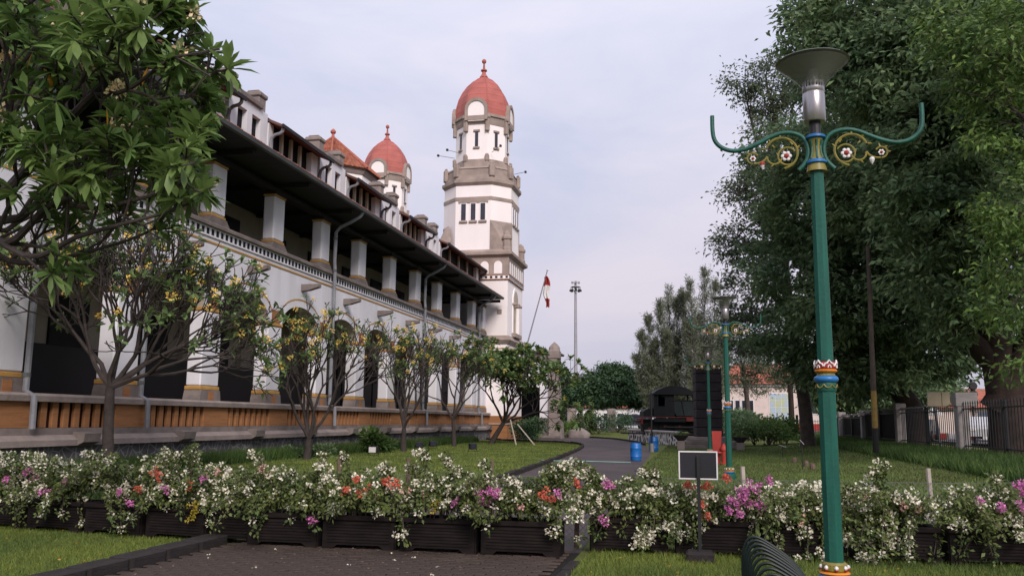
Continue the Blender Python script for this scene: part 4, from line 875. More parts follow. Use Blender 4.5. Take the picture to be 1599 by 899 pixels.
# ---------------------------------------------------------------- barrels, hydrant, monument, locomotive
def barrel(label,loc,sc):
    t=thing('plastic_barrel',label,'barrel',loc,0,'blue plastic barrels'); 
    MB().lathe([(.0,0),(.24,0),(.27,.02),(.285,.12),(.29,.2),(.30,.22),(.29,.24),(.295,.45),(.29,.64),(.30,.66),(.29,.68),(.285,.80),(.265,.88),(.25,.90)],24,cap=False).build('drum',m_barrel,t,local=True,smooth=True)
    MB().lathe([(.25,.885),(.262,.90),(.262,.93),(.24,.93),(.23,.905),(.0,.905)],24,cap=False).build('lid',m_barrel,t,local=True,smooth=True); t.scale=(sc,sc,sc); return t
g=at(993,719,1.0)-Vector((0,0,1.6)); tt=-1.6/g.z; barrel('near blue plastic barrel standing on the path edge',(g.x*tt,g.y*tt,0),.78)
q=at(1021,702,47); barrel('far blue plastic barrel beside the thin post and patterned wall',(q.x,q.y,0),.85)
q=at(1018,702,46); ps=thing('thin_post','thin dark post with a white foot beside the far blue barrel','post',(q.x,q.y,0)); MB().tube([(q.x,q.y,0),(q.x,q.y,at(1017,612,46).z)],.045,7).build('shaft',m_iron,ps); MB().lathe([(.10,0),(.10,.45)],8,(q.x,q.y,0)).build('foot',m_conc,ps)
hp=[at(843,712,35),at(850,716,34.5),at(870,717,34.2),at(905,717,34.2),at(945,718.5,33.8),at(985,720,33.5)]
tag(MB().tube(smooth_line([(p.x,p.y,.03) for p in hp],4),.022,5).build('garden_hose',m_hose),'pale green hose lying across the path by the blue barrel','hose')
q=at(1124,728,33); HY=thing('red_fire_box','tall red board and red hydrant left of the second lamp post','hydrant',(q.x,q.y,0)); x,y=q.x,q.y
MB().frustum([(x-.22,y),(x+.02,y),(x+.02,y+.18),(x-.22,y+.18)],0,[(x-.27,y),(x+.10,y),(x+.10,y+.2),(x-.27,y+.2)],1.26).build('red_board',m_red,HY)
MB().lathe([(.15,0),(.15,.06),(.10,.08),(.10,.52),(.13,.54),(.13,.58),(.11,.66),(.06,.74),(.03,.80)],12,(x+.16,y-.12,0)).build('hydrant_body',m_red,HY,smooth=True)
for s in (-1,1): MB().lathe([(.05,0),(.05,.1),(.06,.1),(.06,.13)],8,(x+.16+(.08 if s>0 else -.21),y-.12,.45),axis='x').build('nozzle',m_red,HY)
# monument of dark stone blocks
mc=at(1106,690,53); MO=thing('stone_monument','square dark lava stone pillar standing between the locomotive and the second lamp','monument',(mc.x,mc.y,0),YAW*.6)
topz=at(1106,569,53).z; nb=8; hb=(topz-.75)/nb
for k in range(nb):
    for sx in (-1,1):
        MB().bbox(0 if sx>0 else -.78,.78 if sx>0 else -.006,-.78,.78,.75+k*hb,.75+(k+1)*hb-.035,.025).build('block',m_lava,MO,local=True) if k%2==0 else None
    if k%2: MB().bbox(-.775,.775,-.775,.775,.75+k*hb,.75+(k+1)*hb-.035,.025).build('block',m_lava,MO,local=True)
MB().box(-.74,.74,-.74,.74,.7,topz-.04).build('core',m_black,MO,local=True)
for k in range(3): MB().bbox(-1.75+.25*k,1.75-.25*k,-1.5+.2*k,1.5-.2*k,k*.24,(k+1)*.24,.03).build('step',m_stone if k!=2 else m_stone_l,MO,local=True)
def bowl(label,px,py,d):
    q=at(px,py,d); t=thing('bowl_planter',label,'planter bowl',(q.x,q.y,0),0,'stone bowl planters'); zt=q.z
    MB().bbox(-.22,.22,-.22,.22,0,zt-.32,.03).build('pedestal',m_stone_l,t,local=True); MB().lathe([(.16,zt-.34),(.22,zt-.27),(.42,zt-.06),(.48,zt),(.44,zt+.01),(.40,zt-.06)],16).build('bowl',m_lava,t,local=True,smooth=True)
    n_=260; d_=unit(RNG.normal(size=(n_,3))); d_[:,2]=abs(d_[:,2]); leaves('foliage',d_*np.array([.30,.30,.22])*RNG.uniform(.3,1,(n_,1))+np.array([0,0,zt-.02]),d_,.10,.04,m_lf_c,t,local=True)
bowl('stone bowl planter on a pedestal left of the dark pillar',1063,679,50); bowl('stone bowl planter on a pedestal right of the red box',1156,682,50)
bowl('small stone bowl planter farther right by the shrubs',1166,684,54) if False else None
# patterned wall and plinth in front of the locomotive
wa=at(985,690,74); wb=at(1060,700,58); wd=(wb-wa); L0=math.hypot(wd.x,wd.y); an=math.atan2(wd.y,wd.x)
WL=thing('patterned_wall','low black and white stone wall in front of the old locomotive','wall',(wa.x,wa.y,0),an)
MB().box(0,L0,-.2,.2,0,.80).build('wall_face',m_batik,WL,local=True); MB().bbox(-.1,L0+.1,-.28,.28,.80,.95,.03).build('coping',mat('whitewashed coping',(.50,.47,.45),.85,(.38,.35,.34),3,.4),WL,local=True)
q=at(1062,680,70); tag(MB().bbox(q.x-2.2,q.x+4.6,q.y-1.2,q.y+2.4,-.1,.62,.05).build('railway_bed',m_lava),'low stone bed under the old locomotive','plinth')
lq=at(1050,680,68); LO=thing('steam_locomotive','old black steam locomotive with red running board on display','locomotive',(lq.x,lq.y,.62),YAW)
k_=lambda n,m,mb,par=None,**kw:mb.build(n,m,par or LO,local=True,**kw)
k_('rail',m_iron,MB().box(-4,4.2,-.6,-.52,0,.10).box(-4,4.2,.52,.6,0,.10)); k_('frame',m_loco,MB().bbox(-2.4,3.9,-.55,.55,.20,1.15,.03)); k_('gap_skirt',m_loco,MB().bbox(-1.6,2.9,-1.02,-.95,.95,1.255,.01)); k_('running_board',m_redd,MB().bbox(-2.45,2.0,-1.12,1.12,1.29,1.35,.01)); k_('tank_support',m_redd,MB().bbox(.9,3.9,-1.12,1.12,1.00,1.285,.02))  # dark skirt is added to block the bright gap under the running board
cb=k_('cab',m_loco,MB().box(-1.6,-1.25,-1.1,-1.04,1.36,3.2).box(-.75,-.2,-1.1,-1.04,1.36,3.2).box(-1.25,-.75,-1.1,-1.04,1.36,2.15).box(-1.25,-.75,-1.1,-1.04,3.0,3.2).box(-1.6,-1.54,-1.04,1.04,1.36,3.2).box(-.2,.0,-1.1,1.1,1.36,3.2).box(-1.6,-.2,1.04,1.1,1.36,3.2))
rf=[(-1.30,3.16)]+[(-1.30+2.6*q/10,3.16+.58*math.sin(math.pi*q/10)) for q in range(11)]; ru=[(-1.7+3.35*q/12,3.12+.62*math.sin(math.pi*q/12)**.8) for q in range(13)]
k_('cab_roof',m_loco,MB().prism(ru+[(1.65,3.05),(-1.7,3.05)],-1.32,1.2,'y'),cb); k_('cab_window_frame',m_locog,MB().tube([(-1.0,-1.12,2.9),(-.55,-1.12,2.9)],.03,5).tube([(-1.3,-1.12,2.1),(-1.3,-1.12,3.1)],.04,5),cb)
k_('roof_post',m_loco,MB().box(1.4,1.5,-1.1,-1.0,2.4,3.1).box(1.4,1.5,1.0,1.1,2.4,3.1),cb)
k_('boiler',m_loco,MB().lathe([(.68,-.1),(.68,3.2),(.72,3.2),(.72,3.75),(.6,3.8)],20,(0,0,1.95),axis='x'),smooth=True)
k_('side_tank',m_locog,MB().prism([(-.45,2.62),(2.35,2.62),(2.35,1.42),(.15,1.42)],-1.08,-.62,'y').prism([(-.45,2.62),(2.35,2.62),(2.35,1.42),(.15,1.42)],.62,1.08,'y'))
k_('tank_rib',m_loco,MB().tube([(.55,-1.1,2.6),(.75,-1.1,1.45)],.03,5).tube([(1.5,-1.1,2.6),(1.5,-1.1,1.45)],.02,5).tube([(-.42,-1.1,2.6),(2.33,-1.1,2.6)],.03,5))
k_('chimney',m_loco,MB().lathe([(.22,2.5),(.17,2.7),(.17,3.2),(.24,3.3),(.22,3.36)],14,(3.4,0,0)),smooth=True); k_('steam_dome',m_loco,MB().lathe([(.30,2.5),(.30,2.8),(.22,3.0),(.05,3.08)],14,(2.7,0,0)),smooth=True)
k_('bunker',m_loco,MB().prism([(-2.4,1.36),(-2.4,1.75),(-2.1,1.95),(-1.6,2.0),(-1.6,1.36)],-1.0,1.0,'y')); k_('buffer_beam',m_redd,MB().bbox(-2.6,-2.45,-1.1,1.1,.75,1.25,.02).bbox(3.9,4.05,-1.1,1.1,.75,1.25,.02))
for s in (-.7,.7): k_('buffer',m_iron,MB().lathe([(.07,0),(.07,-.3),(.18,-.3),(.18,-.36)],12,(-2.6,s,1.0),axis='x'))
for x_,r in ((-1.9,.30),(-.7,.46),(.45,.46),(1.6,.46),(3.1,.30)):
    for sy in (-.58,.58):
        wv_=k_('wheel',m_loco,MB().lathe([(r,-.06),(r+.03,-.06),(r,.07),(r-.06,.07),(r-.06,-.02),(.0,-.02)],22,(x_,sy,r+.12),axis='y',cap=False).lathe([(r-.06,.0),(.0,.0)],22,(x_,sy,r+.12),axis='y',cap=False))
        k_('wheel_centre',m_redd,MB().lathe([(.11,-.1),(.11,.1)],10,(x_,sy,r+.12),axis='y'),wv_)
k_('coupling_rod',m_iron,MB().bbox(-.7,1.6,-.74,-.68,.50,.62,.01)); k_('cylinder',m_loco,MB().lathe([(.24,-.4),(.26,-.4),(.26,.4),(.24,.4)],14,(2.9,-.95,.75),axis='x')); 
# ---------------------------------------------------------------- fences
FR=thing('right_boundary_fence','black iron railing fence with tall concrete posts along the right side','fence',(10.3,50,.4))
fy=[19,28,38,49,59,68,78]; hts={38:2.35,49:2.2,59:1.95,68:1.95,78:1.9,28:2.3,19:2.3}
for y in fy:
    h=hts[y]; 
    if y in (19,28): continue
    MB().bbox(10.08,10.52,y-.28,y+.28,.2,.45+h,.03).build('concrete_post',m_conc,FR)
    MB().bbox(10.04,10.56,y-.33,y+.33,.45+h-.35,.45+h-.0,.03).build('post_cap',m_conc,FR) if y!=38 else MB().bbox(10.04,10.85,y-.30,y+.34,2.3,2.86,.02).build('post_cap',m_conc,FR)
for a,b in zip(fy[:-1],fy[1:]):
    bars=MB(); h0=1.95 if a<38 else (1.9 if a<59 else 1.7); st=.30 if a<59 else .34; y=a+.35
    while y<b-.3:
        bars.tube([(10.3,y,.35),(10.3,y,.45+h0)],.018,4); bars.tube([(10.3,y,.45+h0),(10.3,y,.45+h0+.12)],[.03,.002],4,cap=False); y+=st
    tag(bars.build('railing_bars',m_iron,FR),kind='stuff'); MB().box(10.27,10.33,a+.3,b-.3,.45+h0-.22,.45+h0-.17).box(10.27,10.33,a+.3,b-.3,.75,.80).build('rail',m_iron,FR)
    MB().bbox(10.22,10.38,(a+b)/2-.08,(a+b)/2+.08,.35,.5+h0,.01).build('iron_post',m_iron,FR)
    if a>=49: MB().box(10.42,10.45,a+.3,b-.3,.5,.40+h0-.05).build('mesh_panel',m_board,FR)
    if a>=38: MB().tube([(10.3,a,.45+h0+.02),(10.3,b,.45+h0+.02)],.035,5).build('top_pipe',m_conc,FR)
BF=thing('rear_boundary_fence','iron picket fence with stone posts across the far end of the garden','fence',(-5,93,.5))
bars=MB(); x=-22.
while x<22:
    bars.tube([(x,93,.45),(x,93,1.95)],.022,3,cap=False); x+=.26
tag(bars.build('pickets',m_iron,BF),kind='stuff'); MB().box(-22,22,92.97,93.03,1.72,1.78).box(-22,22,92.97,93.03,.7,.76).build('rail',m_iron,BF)
for px in (891,955,1130): 
    q=at(px,650,93/math.cos(.2)*.97); MB().bbox(q.x-.42,q.x+.42,92.6,93.4,.3,2.9,.05).build('stone_post',m_stone_l,BF)
for px in (923,1004,1236): q=at(px,650,93); MB().bbox(q.x-.12,q.x+.12,92.9,93.1,.3,2.4,.02).build('iron_post',m_iron,BF)
# low white and red kerb fence across the street
SF=thing('street_barrier','low red and white barrier beyond the right hand railing','barrier',(26,80,.5)); 
for k in range(16):
    MB().bbox(16.0+k*1.0,16.85+k*1.0,69.9,70.1,.5,.95,.02).build('barrier_block',m_red if k%2 else m_white,SF)
# utility pole and others
def pole(label,px0,py0,px1,py1,d,r0,r1,cols,cat='pole',name='utility_pole'):
    a=at(px0,py0,d); b=at(px1,py1,d); t=thing(name,label,cat,(a.x,a.y,a.z)); 
    for (f0,f1,m,nm) in cols: p=a.lerp(b,f0); q_=a.lerp(b,f1); MB().tube([p,q_],[r0+(r1-r0)*f0,r0+(r1-r0)*f1],10).build(nm,m,t)
    return t
pole('tall thin wooden pole with a yellow and black painted foot by the right fence',1368,706,1355,384,34,.12,.07,[(0,.12,m_iron,'black_foot'),(.12,.30,m_poley,'yellow_band'),(.30,1,m_polew,'shaft')])
pole('slanting blue grey pole behind the beige sign backs',1471,710,1459,634,40,.06,.06,[(0,1,m_pipe,'shaft')],name='slanted_pole')
pole('dark thin tree support trunk in front of the pink building',1238,690,1234,600,70,.26,.2,[(0,1,m_bark_d,'shaft')],name='dark_post')
q=at(1466,623,36.5); SB=thing('sign_board','pair of beige sign backs fixed beside the concrete fence post','sign',(q.x,q.y,q.z),YAW)
MB().bbox(-.48,.10,-.03,.03,-.30,.30,.01).build('panel',m_beige,SB,local=True); MB().bbox(.12,.46,-.03,.03,-.30,.30,.01).build('panel',m_beige,SB,local=True); MB().box(-.5,.5,.03,.06,-.25,-.2).box(-.5,.5,.03,.06,.2,.25).build('rail',m_wood,SB,local=True)
q=at(1425,654,47); tb_=thing('red_box','red box with a blue label hanging behind the railing','box',(q.x,q.y,q.z),YAW); MB().bbox(-.30,.30,-.1,.1,-.50,.50,.02).build('case',m_red,tb_,local=True); MB().box(-.18,.08,-.115,-.10,.12,.36).build('label_plate',m_blue,tb_,local=True)
q=at(1518,618,52); TL=thing('traffic_light','black traffic light seen behind the large tree trunk','traffic light',(q.x,q.y,.5)); MB().tube([(q.x,q.y,.5),(q.x,q.y,q.z+1)],.08,8).build('pole',m_iron,TL)
for dz in (-.4,.1,.6): MB().lathe([(.22,-.12),(.26,0),(.24,.1)],10,(q.x+.05,q.y-.1,q.z+dz),axis='y').build('lamp_hood',m_iron,TL)
for (px,py,d,lab,wd_) in ((1252,700,30,'small tilted plate on a thin stalk in the right lawn',.10),(1222,700,38,'low pale tilted plate among stumps on the right lawn',.16)):
    q=at(px,py,d); q2=at(px,py-10 if px==1252 else py-4,d); t=thing('garden_marker',lab,'marker',(q.x,q.y,0)); z0=zg(q.x,q.y)
    MB().tube([(q.x,q.y,z0),(q2.x,q2.y,q2.z)],.018,5).build('stalk',m_iron,t); b=MB().bbox(-wd_,wd_,-.08,.08,-.012,.012,.004); rm=Matrix.Rotation(R(50 if px==1252 else 15),3,'Y'); b.v=[tuple(rm@Vector(v_)+q2) for v_ in b.v]; b.build('plate',m_grey,t)
for n_,(px,py,d) in enumerate(((1240,700,35),(1258,704,32),(1325,733,19.5),(1352,740,17.5),(1388,744,16.5),(1268,708,30))):
    q=at(px,py,d); zz=zg(q.x,q.y); tag(MB().lathe([(.10,-.05),(.09,.14),(.07,.20),(.02,.21)],8,(q.x,q.y,zz)).build('wooden_stump',m_wood),['short brown stump beside the low pale plate','rounded brown stump right of the low plate','leftmost brown stump just right of the front lamp post','middle brown stump behind the white blooms','darkest brown stump right of the white spray','brown stump beside the thin stalk marker'][n_],'stump','stumps on the right lawn')
q=at(1442,757,14.5); tag(MB().bbox(q.x-.13,q.x+.13,q.y-.1,q.y+.1,zg(q.x,q.y)-.02,zg(q.x,q.y)+.16,.03).build('concrete_block',m_conc),'small concrete block beside a pale stake behind the right bushes','block')
for n_,(px,py,d) in enumerate(((583,703,38),(655,690,46),(676,688,48),(738,700,44))):
    q=at(px,py,d); t=thing('lawn_spotlight',['white faced spotlight on the lawn left of the third frangipani','dark spotlight right of the third frangipani trunk','dark spotlight behind the third frangipani trunk','dark spotlight right of the fourth frangipani trunk'][n_],'spotlight',(q.x,q.y,0),.3*n_,'spotlights on the left lawn')
    MB().bbox(-.2,.2,-.12,.12,.12,.42,.03).build('housing',m_iron,t,local=True); MB().box(-.16,.16,-.14,-.12,.15,.38).build('lens',m_white if n_==0 else m_window,t,local=True); MB().tube([(-.24,0,.0),(-.24,0,.25)],.02,4).tube([(.24,0,.0),(.24,0,.25)],.02,4).build('bracket',m_iron,t,local=True)
# boulder and hedges at the end of the path
def rock(label,px,py,d,sz,m=m_stone_l):
    q=at(px,py,d); b=MB().ball((0,0,0),1,12,8); b.v=[(x*(1+.15*math.sin(5*y+z*3)),y*(1+.12*math.sin(4*x)),max(z,-.3)*(1+.1*math.sin(6*x+2*y))) for x,y,z in b.v]; o=b.build('boulder',m,local=True,smooth=True); o.location=(q.x,q.y,zg(q.x,q.y)+.15*sz[2]); o.scale=sz; return tag(o,label,'boulder')
rock('pale boulder in front of the hedge at the end of the path',903,676,82,(1.1,.8,.8)); 
# ---------------------------------------------------------------- pink building, street things
q=at(1215,640,112); PB=thing('pink_office_building','pale pink building with an orange tiled roof beyond the trees','building',(q.x,q.y,.6),YAW*.3)
k2=lambda n,m,mb,par=None:mb.build(n,m,par or PB,local=True)
k2('wall',m_pink,MB().box(-7.5,15,0,8,0,5.6)); k2('plinth',m_red,MB().box(-7.5,15,-.08,0,0,.9)); k2('cornice',m_white,MB().bbox(-7.8,15.3,-.3,8.3,5.6,6.0,.05))
k2('roof',m_tile,MB().add([(-8.2,-.7,5.95),(15.7,-.7,5.95),(13,4,8.8),(-5,4,8.8),(-8.2,8.7,5.95),(15.7,8.7,5.95)],[(0,1,2,3),(3,2,5,4),(0,3,4),(1,5,2)]))
for k in range(4):
    f=k2('window',m_white,MB().box(-6.3+k*.85,-5.55+k*.85,-.06,0,2.1,3.9)); k2('pane',m_window,MB().box(-6.2+k*.85,-5.65+k*.85,-.09,-.06,2.2,3.8),f)
f=k2('window',m_white,MB().box(-1.1,2.0,-.06,0,1.2,4.8)); m_st=mat('leaded glass',(.45,.48,.22),.3,(.35,.45,.62),1.1,.6)
for a in range(4):
    for b in range(4): k2('pane',m_st,MB().box(-1.0+a*.75,-.32+a*.75,-.10,-.06,1.3+b*.87,2.1+b*.87),f)
for k in range(5):
    f=k2('window',m_white,MB().box(4+k*2.2,5.3+k*2.2,-.06,0,2.1,3.9)); k2('pane',m_window,MB().box(4.1+k*2.2,5.2+k*2.2,-.09,-.06,2.2,3.8),f)
def car(name,label,loc,rz,m,kind=0):
    t=thing(name,label,'car',loc,rz,'cars on the street'); 
    h=1.45 if kind==0 else 1.85
    pr=[(-2.1,.35),(-2.15,.75),(-2.0,.95),(-1.5,1.0),(-.9,h),(1.0,h),(1.6,1.0),(2.1,.9),(2.15,.4)]
    if kind: pr=[(-2.2,.4),(-2.25,.9),(-1.7,1.05),(-1.25,h),(2.0,h),(2.2,1.1),(2.2,.4)]
    b=MB().prism(pr,-.82,.82,'y'); b.build('body',m,t,local=True)
    g_=[(-1.35,1.02),(-.85,h-.08),(.95,h-.08),(1.4,1.02)] if not kind else [(-1.5,1.1),(-1.15,h-.1),(1.85,h-.1),(2.0,1.1)]
    MB().prism(g_,-.835,.835,'y').build('windows',m_window,t,local=True)
    for x in (-1.35,1.35):
        for y in (-.8,.8):
            w_=MB().lathe([(.0,-.1),(.33,-.1),(.33,.1),(.0,.1)],16,(x,y,.33),axis='y',cap=False).build('wheel',m_tyre,t,local=True); MB().lathe([(.18,-.12),(.18,.12)],10,(x,y,.33),axis='y').build('rim',m_steel,w_,local=True)
    for y in (-.6,.6): MB().bbox(-2.17,-2.08,y-.15,y+.15,.65,.82,.02).build('headlight',m_white,t,local=True)
    return t
for (px,py,d,rz,m,kd,lab) in ((885,660,112,.1,m_card,0,'dark blue car behind the fence just right of the porch'),(925,658,118,.0,m_carw,0,'silver car behind the far fence left of the round tree trunk'),(985,660,116,.2,m_card,1,'dark van behind the far fence left of the locomotive'),(1068,660,125,.1,m_carw,1,'white van in the street behind the locomotive'),
    (1535,690,50,1.35,m_carw,0,'silver car behind the railing beside the big trunk'),(1549,668,60,1.35,m_card,1,'dark van behind the railing beside the big trunk'),(1440,690,62,1.2,m_card,0,'dark car behind the railing below the beige sign backs'),(1180,664,118,.1,m_carr,0,'red car in front of the pink building')):
    q=at(px,py,d); car('parked_car',lab,(q.x,q.y,max(.485,min(.64,q.z))),rz,m,kd)
q=at(1432,640,90); tn=thing('white_tent','white pointed canopy roof beyond the right hand fence','tent',(q.x,q.y,.5)); MB().lathe([(2.6,2.0),(2.5,2.3),(1.2,3.0),(.05,4.0)],4,(q.x,q.y,.5),a0=.9).build('canopy',m_white,tn)
for sx in (-1.7,1.7): MB().tube([(q.x+sx,q.y,.5),(q.x+sx,q.y,2.7)],.06,6).build('leg',m_grey,tn)
q=at(1530,640,95); HB=thing('orange_roofed_house','house with an orange roof glimpsed behind the big trunk','house',(q.x,q.y,.5)); MB().box(q.x-7,q.x+7,q.y,q.y+6,.5,3.4).build('wall',m_pink,HB); MB().prism([(q.y-.6,3.4),(q.y+3,5.6),(q.y+6.6,3.4)],q.x-7.5,q.x+7.5,'x').build('roof',m_tile,HB)
# ---------------------------------------------------------------- trees
PRUNE=None
def near_ok(p):
    q=np.array(p)-EYE; v=q@_f; x=799.5+FPX*(q@_r)/v; y=449.5-FPX*(q@_u)/v
    return x<np.interp(y,[0,40,80,115,170,230,300,360,420,460],[290,322,358,362,325,312,318,305,240,130])+2 and y<440
def grow(tips,mb,p,d,r,length,depth,spread=.5,up=.15,ratio=.74,rr=.68,seg=3,fork=2,jit=.12,rmin=.008,n=6,minz=-9):
    pts=[p]; cur=Vector(p); dd=Vector(d).normalized(); 
    for s in range(seg):
        dd=(dd+Vector((random.gauss(0,jit),random.gauss(0,jit),random.gauss(0,jit)+up*.3))).normalized(); cur=cur+dd*(length/seg); pts.append(cur.copy())
    if PRUNE and not PRUNE(cur): return
    r1=max(r*rr,rmin); mb.tube(pts,[r+(r1-r)*i/seg for i in range(seg+1)],n if r>.03 else 5)
    if depth<=0: tips.append((cur.copy(),dd.copy())); return
    k=fork if random.random()<.7 else fork+1; a0=random.uniform(0,6.28)
    ax=dd.orthogonal().normalized()
    for j in range(k):
        q=Matrix.Rotation(a0+j*6.283/k+random.uniform(-.4,.4),3,dd)@ax
        nd=(dd+q*spread*random.uniform(.7,1.3)+Vector((0,0,up))).normalized()
        grow(tips,mb,cur.copy(),nd,r1,length*ratio*random.uniform(.8,1.2),depth-1,spread,up,ratio,rr,seg,fork,jit,rmin,n)
def rosette_arrays(tips,nl,L0,W0,el=(.1,.9)):
    P=[];D=[];Ls=[];Ws=[]
    for (p,d) in tips:
        k=random.randint(nl[0],nl[1]); p=np.array(p); d=np.array(d); u=unit(np.cross(d,[.3,.2,.9])[None])[0]; v=np.cross(d,u)
        a=RNG.uniform(0,6.28,k); e=RNG.uniform(el[0],el[1],k)[:,None]
        dr=(np.cos(a)[:,None]*u+np.sin(a)[:,None]*v)*(1-e*.5)+d*e; P.append(p-d*RNG.uniform(0,.06,k)[:,None]*L0*3+0*dr); D.append(dr); Ls.append(L0*RNG.uniform(.65,1.15,k)); Ws.append(W0*RNG.uniform(.8,1.15,k))
    return np.concatenate(P),unit(np.concatenate(D)),np.concatenate(Ls),np.concatenate(Ws)
def long_leaf(P,D,Ln,W,droop=.12):
    """obovate leaf: 8 verts, folded along the midrib"""
    n=len(P); U=unit(RNG.normal(size=(n,3))*.35+np.array([0,0,1.])); S=unit(np.cross(D,U)); Nn=np.cross(S,D); Ln=Ln[:,None]; W=W[:,None]; g=np.array([0,0,-1.])
    c=[P, P+D*Ln*.35+g*Ln*droop*.1, P+D*Ln*.70+g*Ln*droop*.45, P+D*Ln+g*Ln*droop]
    V=np.stack([c[0],c[1]-S*W*.36+Nn*W*.10,c[2]-S*W*.5+Nn*W*.12,c[3],c[2]+S*W*.5+Nn*W*.12,c[1]+S*W*.36+Nn*W*.10,c[1],c[2]],1).reshape(-1,3)
    F=[]; b=np.arange(n)[:,None]*8
    quads=np.array([[0,6,1,1],[6,7,2,1],[7,3,2,2],[0,5,6,6],[5,4,7,6],[4,3,7,7]])
    # triangulated
    tri=np.array([[0,6,1],[6,7,2],[6,2,1],[7,3,2],[0,5,6],[5,4,7],[5,7,6],[4,3,7]])
    F=(b[:,None,:]+tri[None,:,:]).reshape(-1,3); return V,F
def frangipani(label,base,tfork,tip_ctl,nfl,leaf=(5,10),L0=.22,W0=.065,depth=4,r=.16,seedv=1,fl=m_fl_y,leafp=.75,ln=.85,spread=.52,ratio=.80,up=.12):
    random.seed(seedv); base=Vector(base)
    t=thing('frangipani_tree',label,'tree',base,0,'frangipani trees on the left lawn'); mb=MB(); tips=[]
    fk=Vector(tfork); mid=base.lerp(fk,.5)+Vector((random.uniform(-.05,.05),0,0)); mb.tube([base+Vector((0,0,-.1)),base+Vector((0,0,.12)),mid,fk],[r*1.35,r,r*.86,r*.70],12)
    for c in tip_ctl:
        c=Vector(c); d=(c-fk); grow(tips,mb,fk,Vector(d)*1.0,r*.46,ln*random.uniform(.85,1.1),depth,spread,up,ratio,.70,3,2,.13,.012)
    tr=mb.build('trunk',m_bark_g,t,smooth=True)
    lt=[q for q in tips if random.random()<leafp]
    P,D,Ls,Ws=rosette_arrays(lt,leaf,L0,W0); V,F=long_leaf(P,D,Ls,Ws); np_mesh('crown',V,F,m_lf_f,t)
    ft=random.sample(tips,min(nfl,len(tips))); FPp=[];FDd=[]
    for (p,d) in ft: cluster(FPp,FDd,Vector(p)+Vector(d)*.10+Vector((0,0,.05)),.085,26)
    if ft: leaves('blossoms',np.concatenate(FPp),np.concatenate(FDd),RNG.uniform(.05,.08,26*len(ft)),RNG.uniform(.035,.055,26*len(ft)),fl,t,droop=0)
    return t,tips
def ctl(d,*pp): return [tuple(at(px,py,d+dd)) for px,py,dd in pp]
def dep(b): return float((np.array(b)-EYE)@_f)
def gb(px,py,X):   # ground point under pixel column px on the line x=X
    v=at(px,py,1.0)-Vector((0,0,1.6)); t=X/v.x; return Vector((X,v.y*t,0))
b=gb(172,700,-14.6); d1=dep(b)
frangipani('first frangipani from the left, wide bare branching crown with yellow blossoms',b,at(172,605,d1),ctl(d1,(80,480,-.6),(120,450,.8),(190,380,-.5),(300,400,.4),(420,470,-.3),(380,400,.6),(230,430,1.2),(330,520,-.4)),85,(5,9),.25,.08,6,.155,3,leafp=.42,ln=1.0,spread=.42,ratio=.80,up=.10)
b=gb(480,700,-14.9); d2=dep(b)
frangipani('second frangipani from the left with many bare twigs in front of the arcade',b,at(482,685,d2),ctl(d2,(430,560,0),(455,520,1),(515,520,-1),(560,560,.3),(495,480,.3),(540,500,.6)),60,(5,9),.26,.08,5,.16,5,leafp=.42,ln=1.15,spread=.42,ratio=.80)
b=gb(630,700,-14.3); d3=dep(b)
frangipani('third frangipani from the left, thin open crown of twigs',b,at(631,668,d3),ctl(d3,(580,560,0),(620,500,1),(680,540,-1),(600,500,.5),(650,500,.5)),46,(5,9),.28,.09,5,.15,8,leafp=.36,ln=1.3,spread=.42,ratio=.80)
b=gb(709,695,-14.3); d4=dep(b)
frangipani('fourth frangipani from the left with a straight pale trunk and leafy crown',b,at(708,655,d4),ctl(d4,(660,590,0),(720,560,1),(760,600,-1),(700,560,-.5),(740,580,.6)),50,(7,12),.34,.11,5,.15,12,leafp=.7,ln=1.3,spread=.48,ratio=.80)
b=gb(768,690,-13.7); d5=dep(b)
t5,_=frangipani('fifth frangipani, dense leafy dome covered in yellow blossoms, leaning on props',b,at(786,660,d5),ctl(d5,(770,590,0),(830,560,1),(880,610,-1),(850,570,-.5),(800,570,.8),(870,630,.5),(815,600,-1)),80,(12,18),.46,.16,5,.20,14,leafp=1,ln=1.45,spread=.52,ratio=.78)
for n_,(a_,b_) in enumerate((((806,694),(797,655)),((835,692),(808,662)))):
    p=at(*a_,56); p.z=0; tag(MB().tube([p,at(*b_,57)],[.05,.045],6).build('prop_pole',m_wood_l),['steeper pale prop pole leaning against the fifth frangipani','slanted pale prop pole to the right of the steeper one'][n_],'pole','prop poles of the fifth frangipani')
# near frangipani at the upper left, reaching in from outside the frame
PRUNE=near_ok; random.seed(21)
FN=thing('near_frangipani_tree','large leafy frangipani close to the camera filling the upper left corner','tree',(-10.6,9.3,0)); mbn=MB(); tips=[]; 
root_=Vector((-10.6,9.3,0)); 
def limb(pts,r0,r1,sub,k=3,ln=.50,dep=2):
    P=[Vector(p) for p in pts]; Q=smooth_line([tuple(p) for p in P],4); n_=len(Q); mbn.tube(Q,[(r0+(r1-r0)*i/(n_-1))*.78 for i in range(n_)],7)
    for f in sub:
        i=min(n_-2,int(f*(n_-1))); p=Vector(Q[i]); d=(Vector(Q[i+1])-p).normalized(); s=d.orthogonal().normalized(); q=Matrix.Rotation(random.uniform(0,6.28),3,d)@s
        grow(tips,mbn,p,(d*.7+q*.8+Vector((0,0,.25))),(r0+(r1-r0)*f)*.55,ln*random.uniform(.7,1.1),dep,.55,.16,.78,.72,3,2,.10,.010)
    grow(tips,mbn,Vector(Q[-1]),(Vector(Q[-1])-Vector(Q[-3])),r1,ln*.6,1,.5,.1,.78,.72,3,2,.1,.010)
mbn.tube([root_-Vector((0,0,.1)),root_+Vector((.05,0,1)),root_+Vector((.1,.1,2.0))],[.26,.2,.17],9)
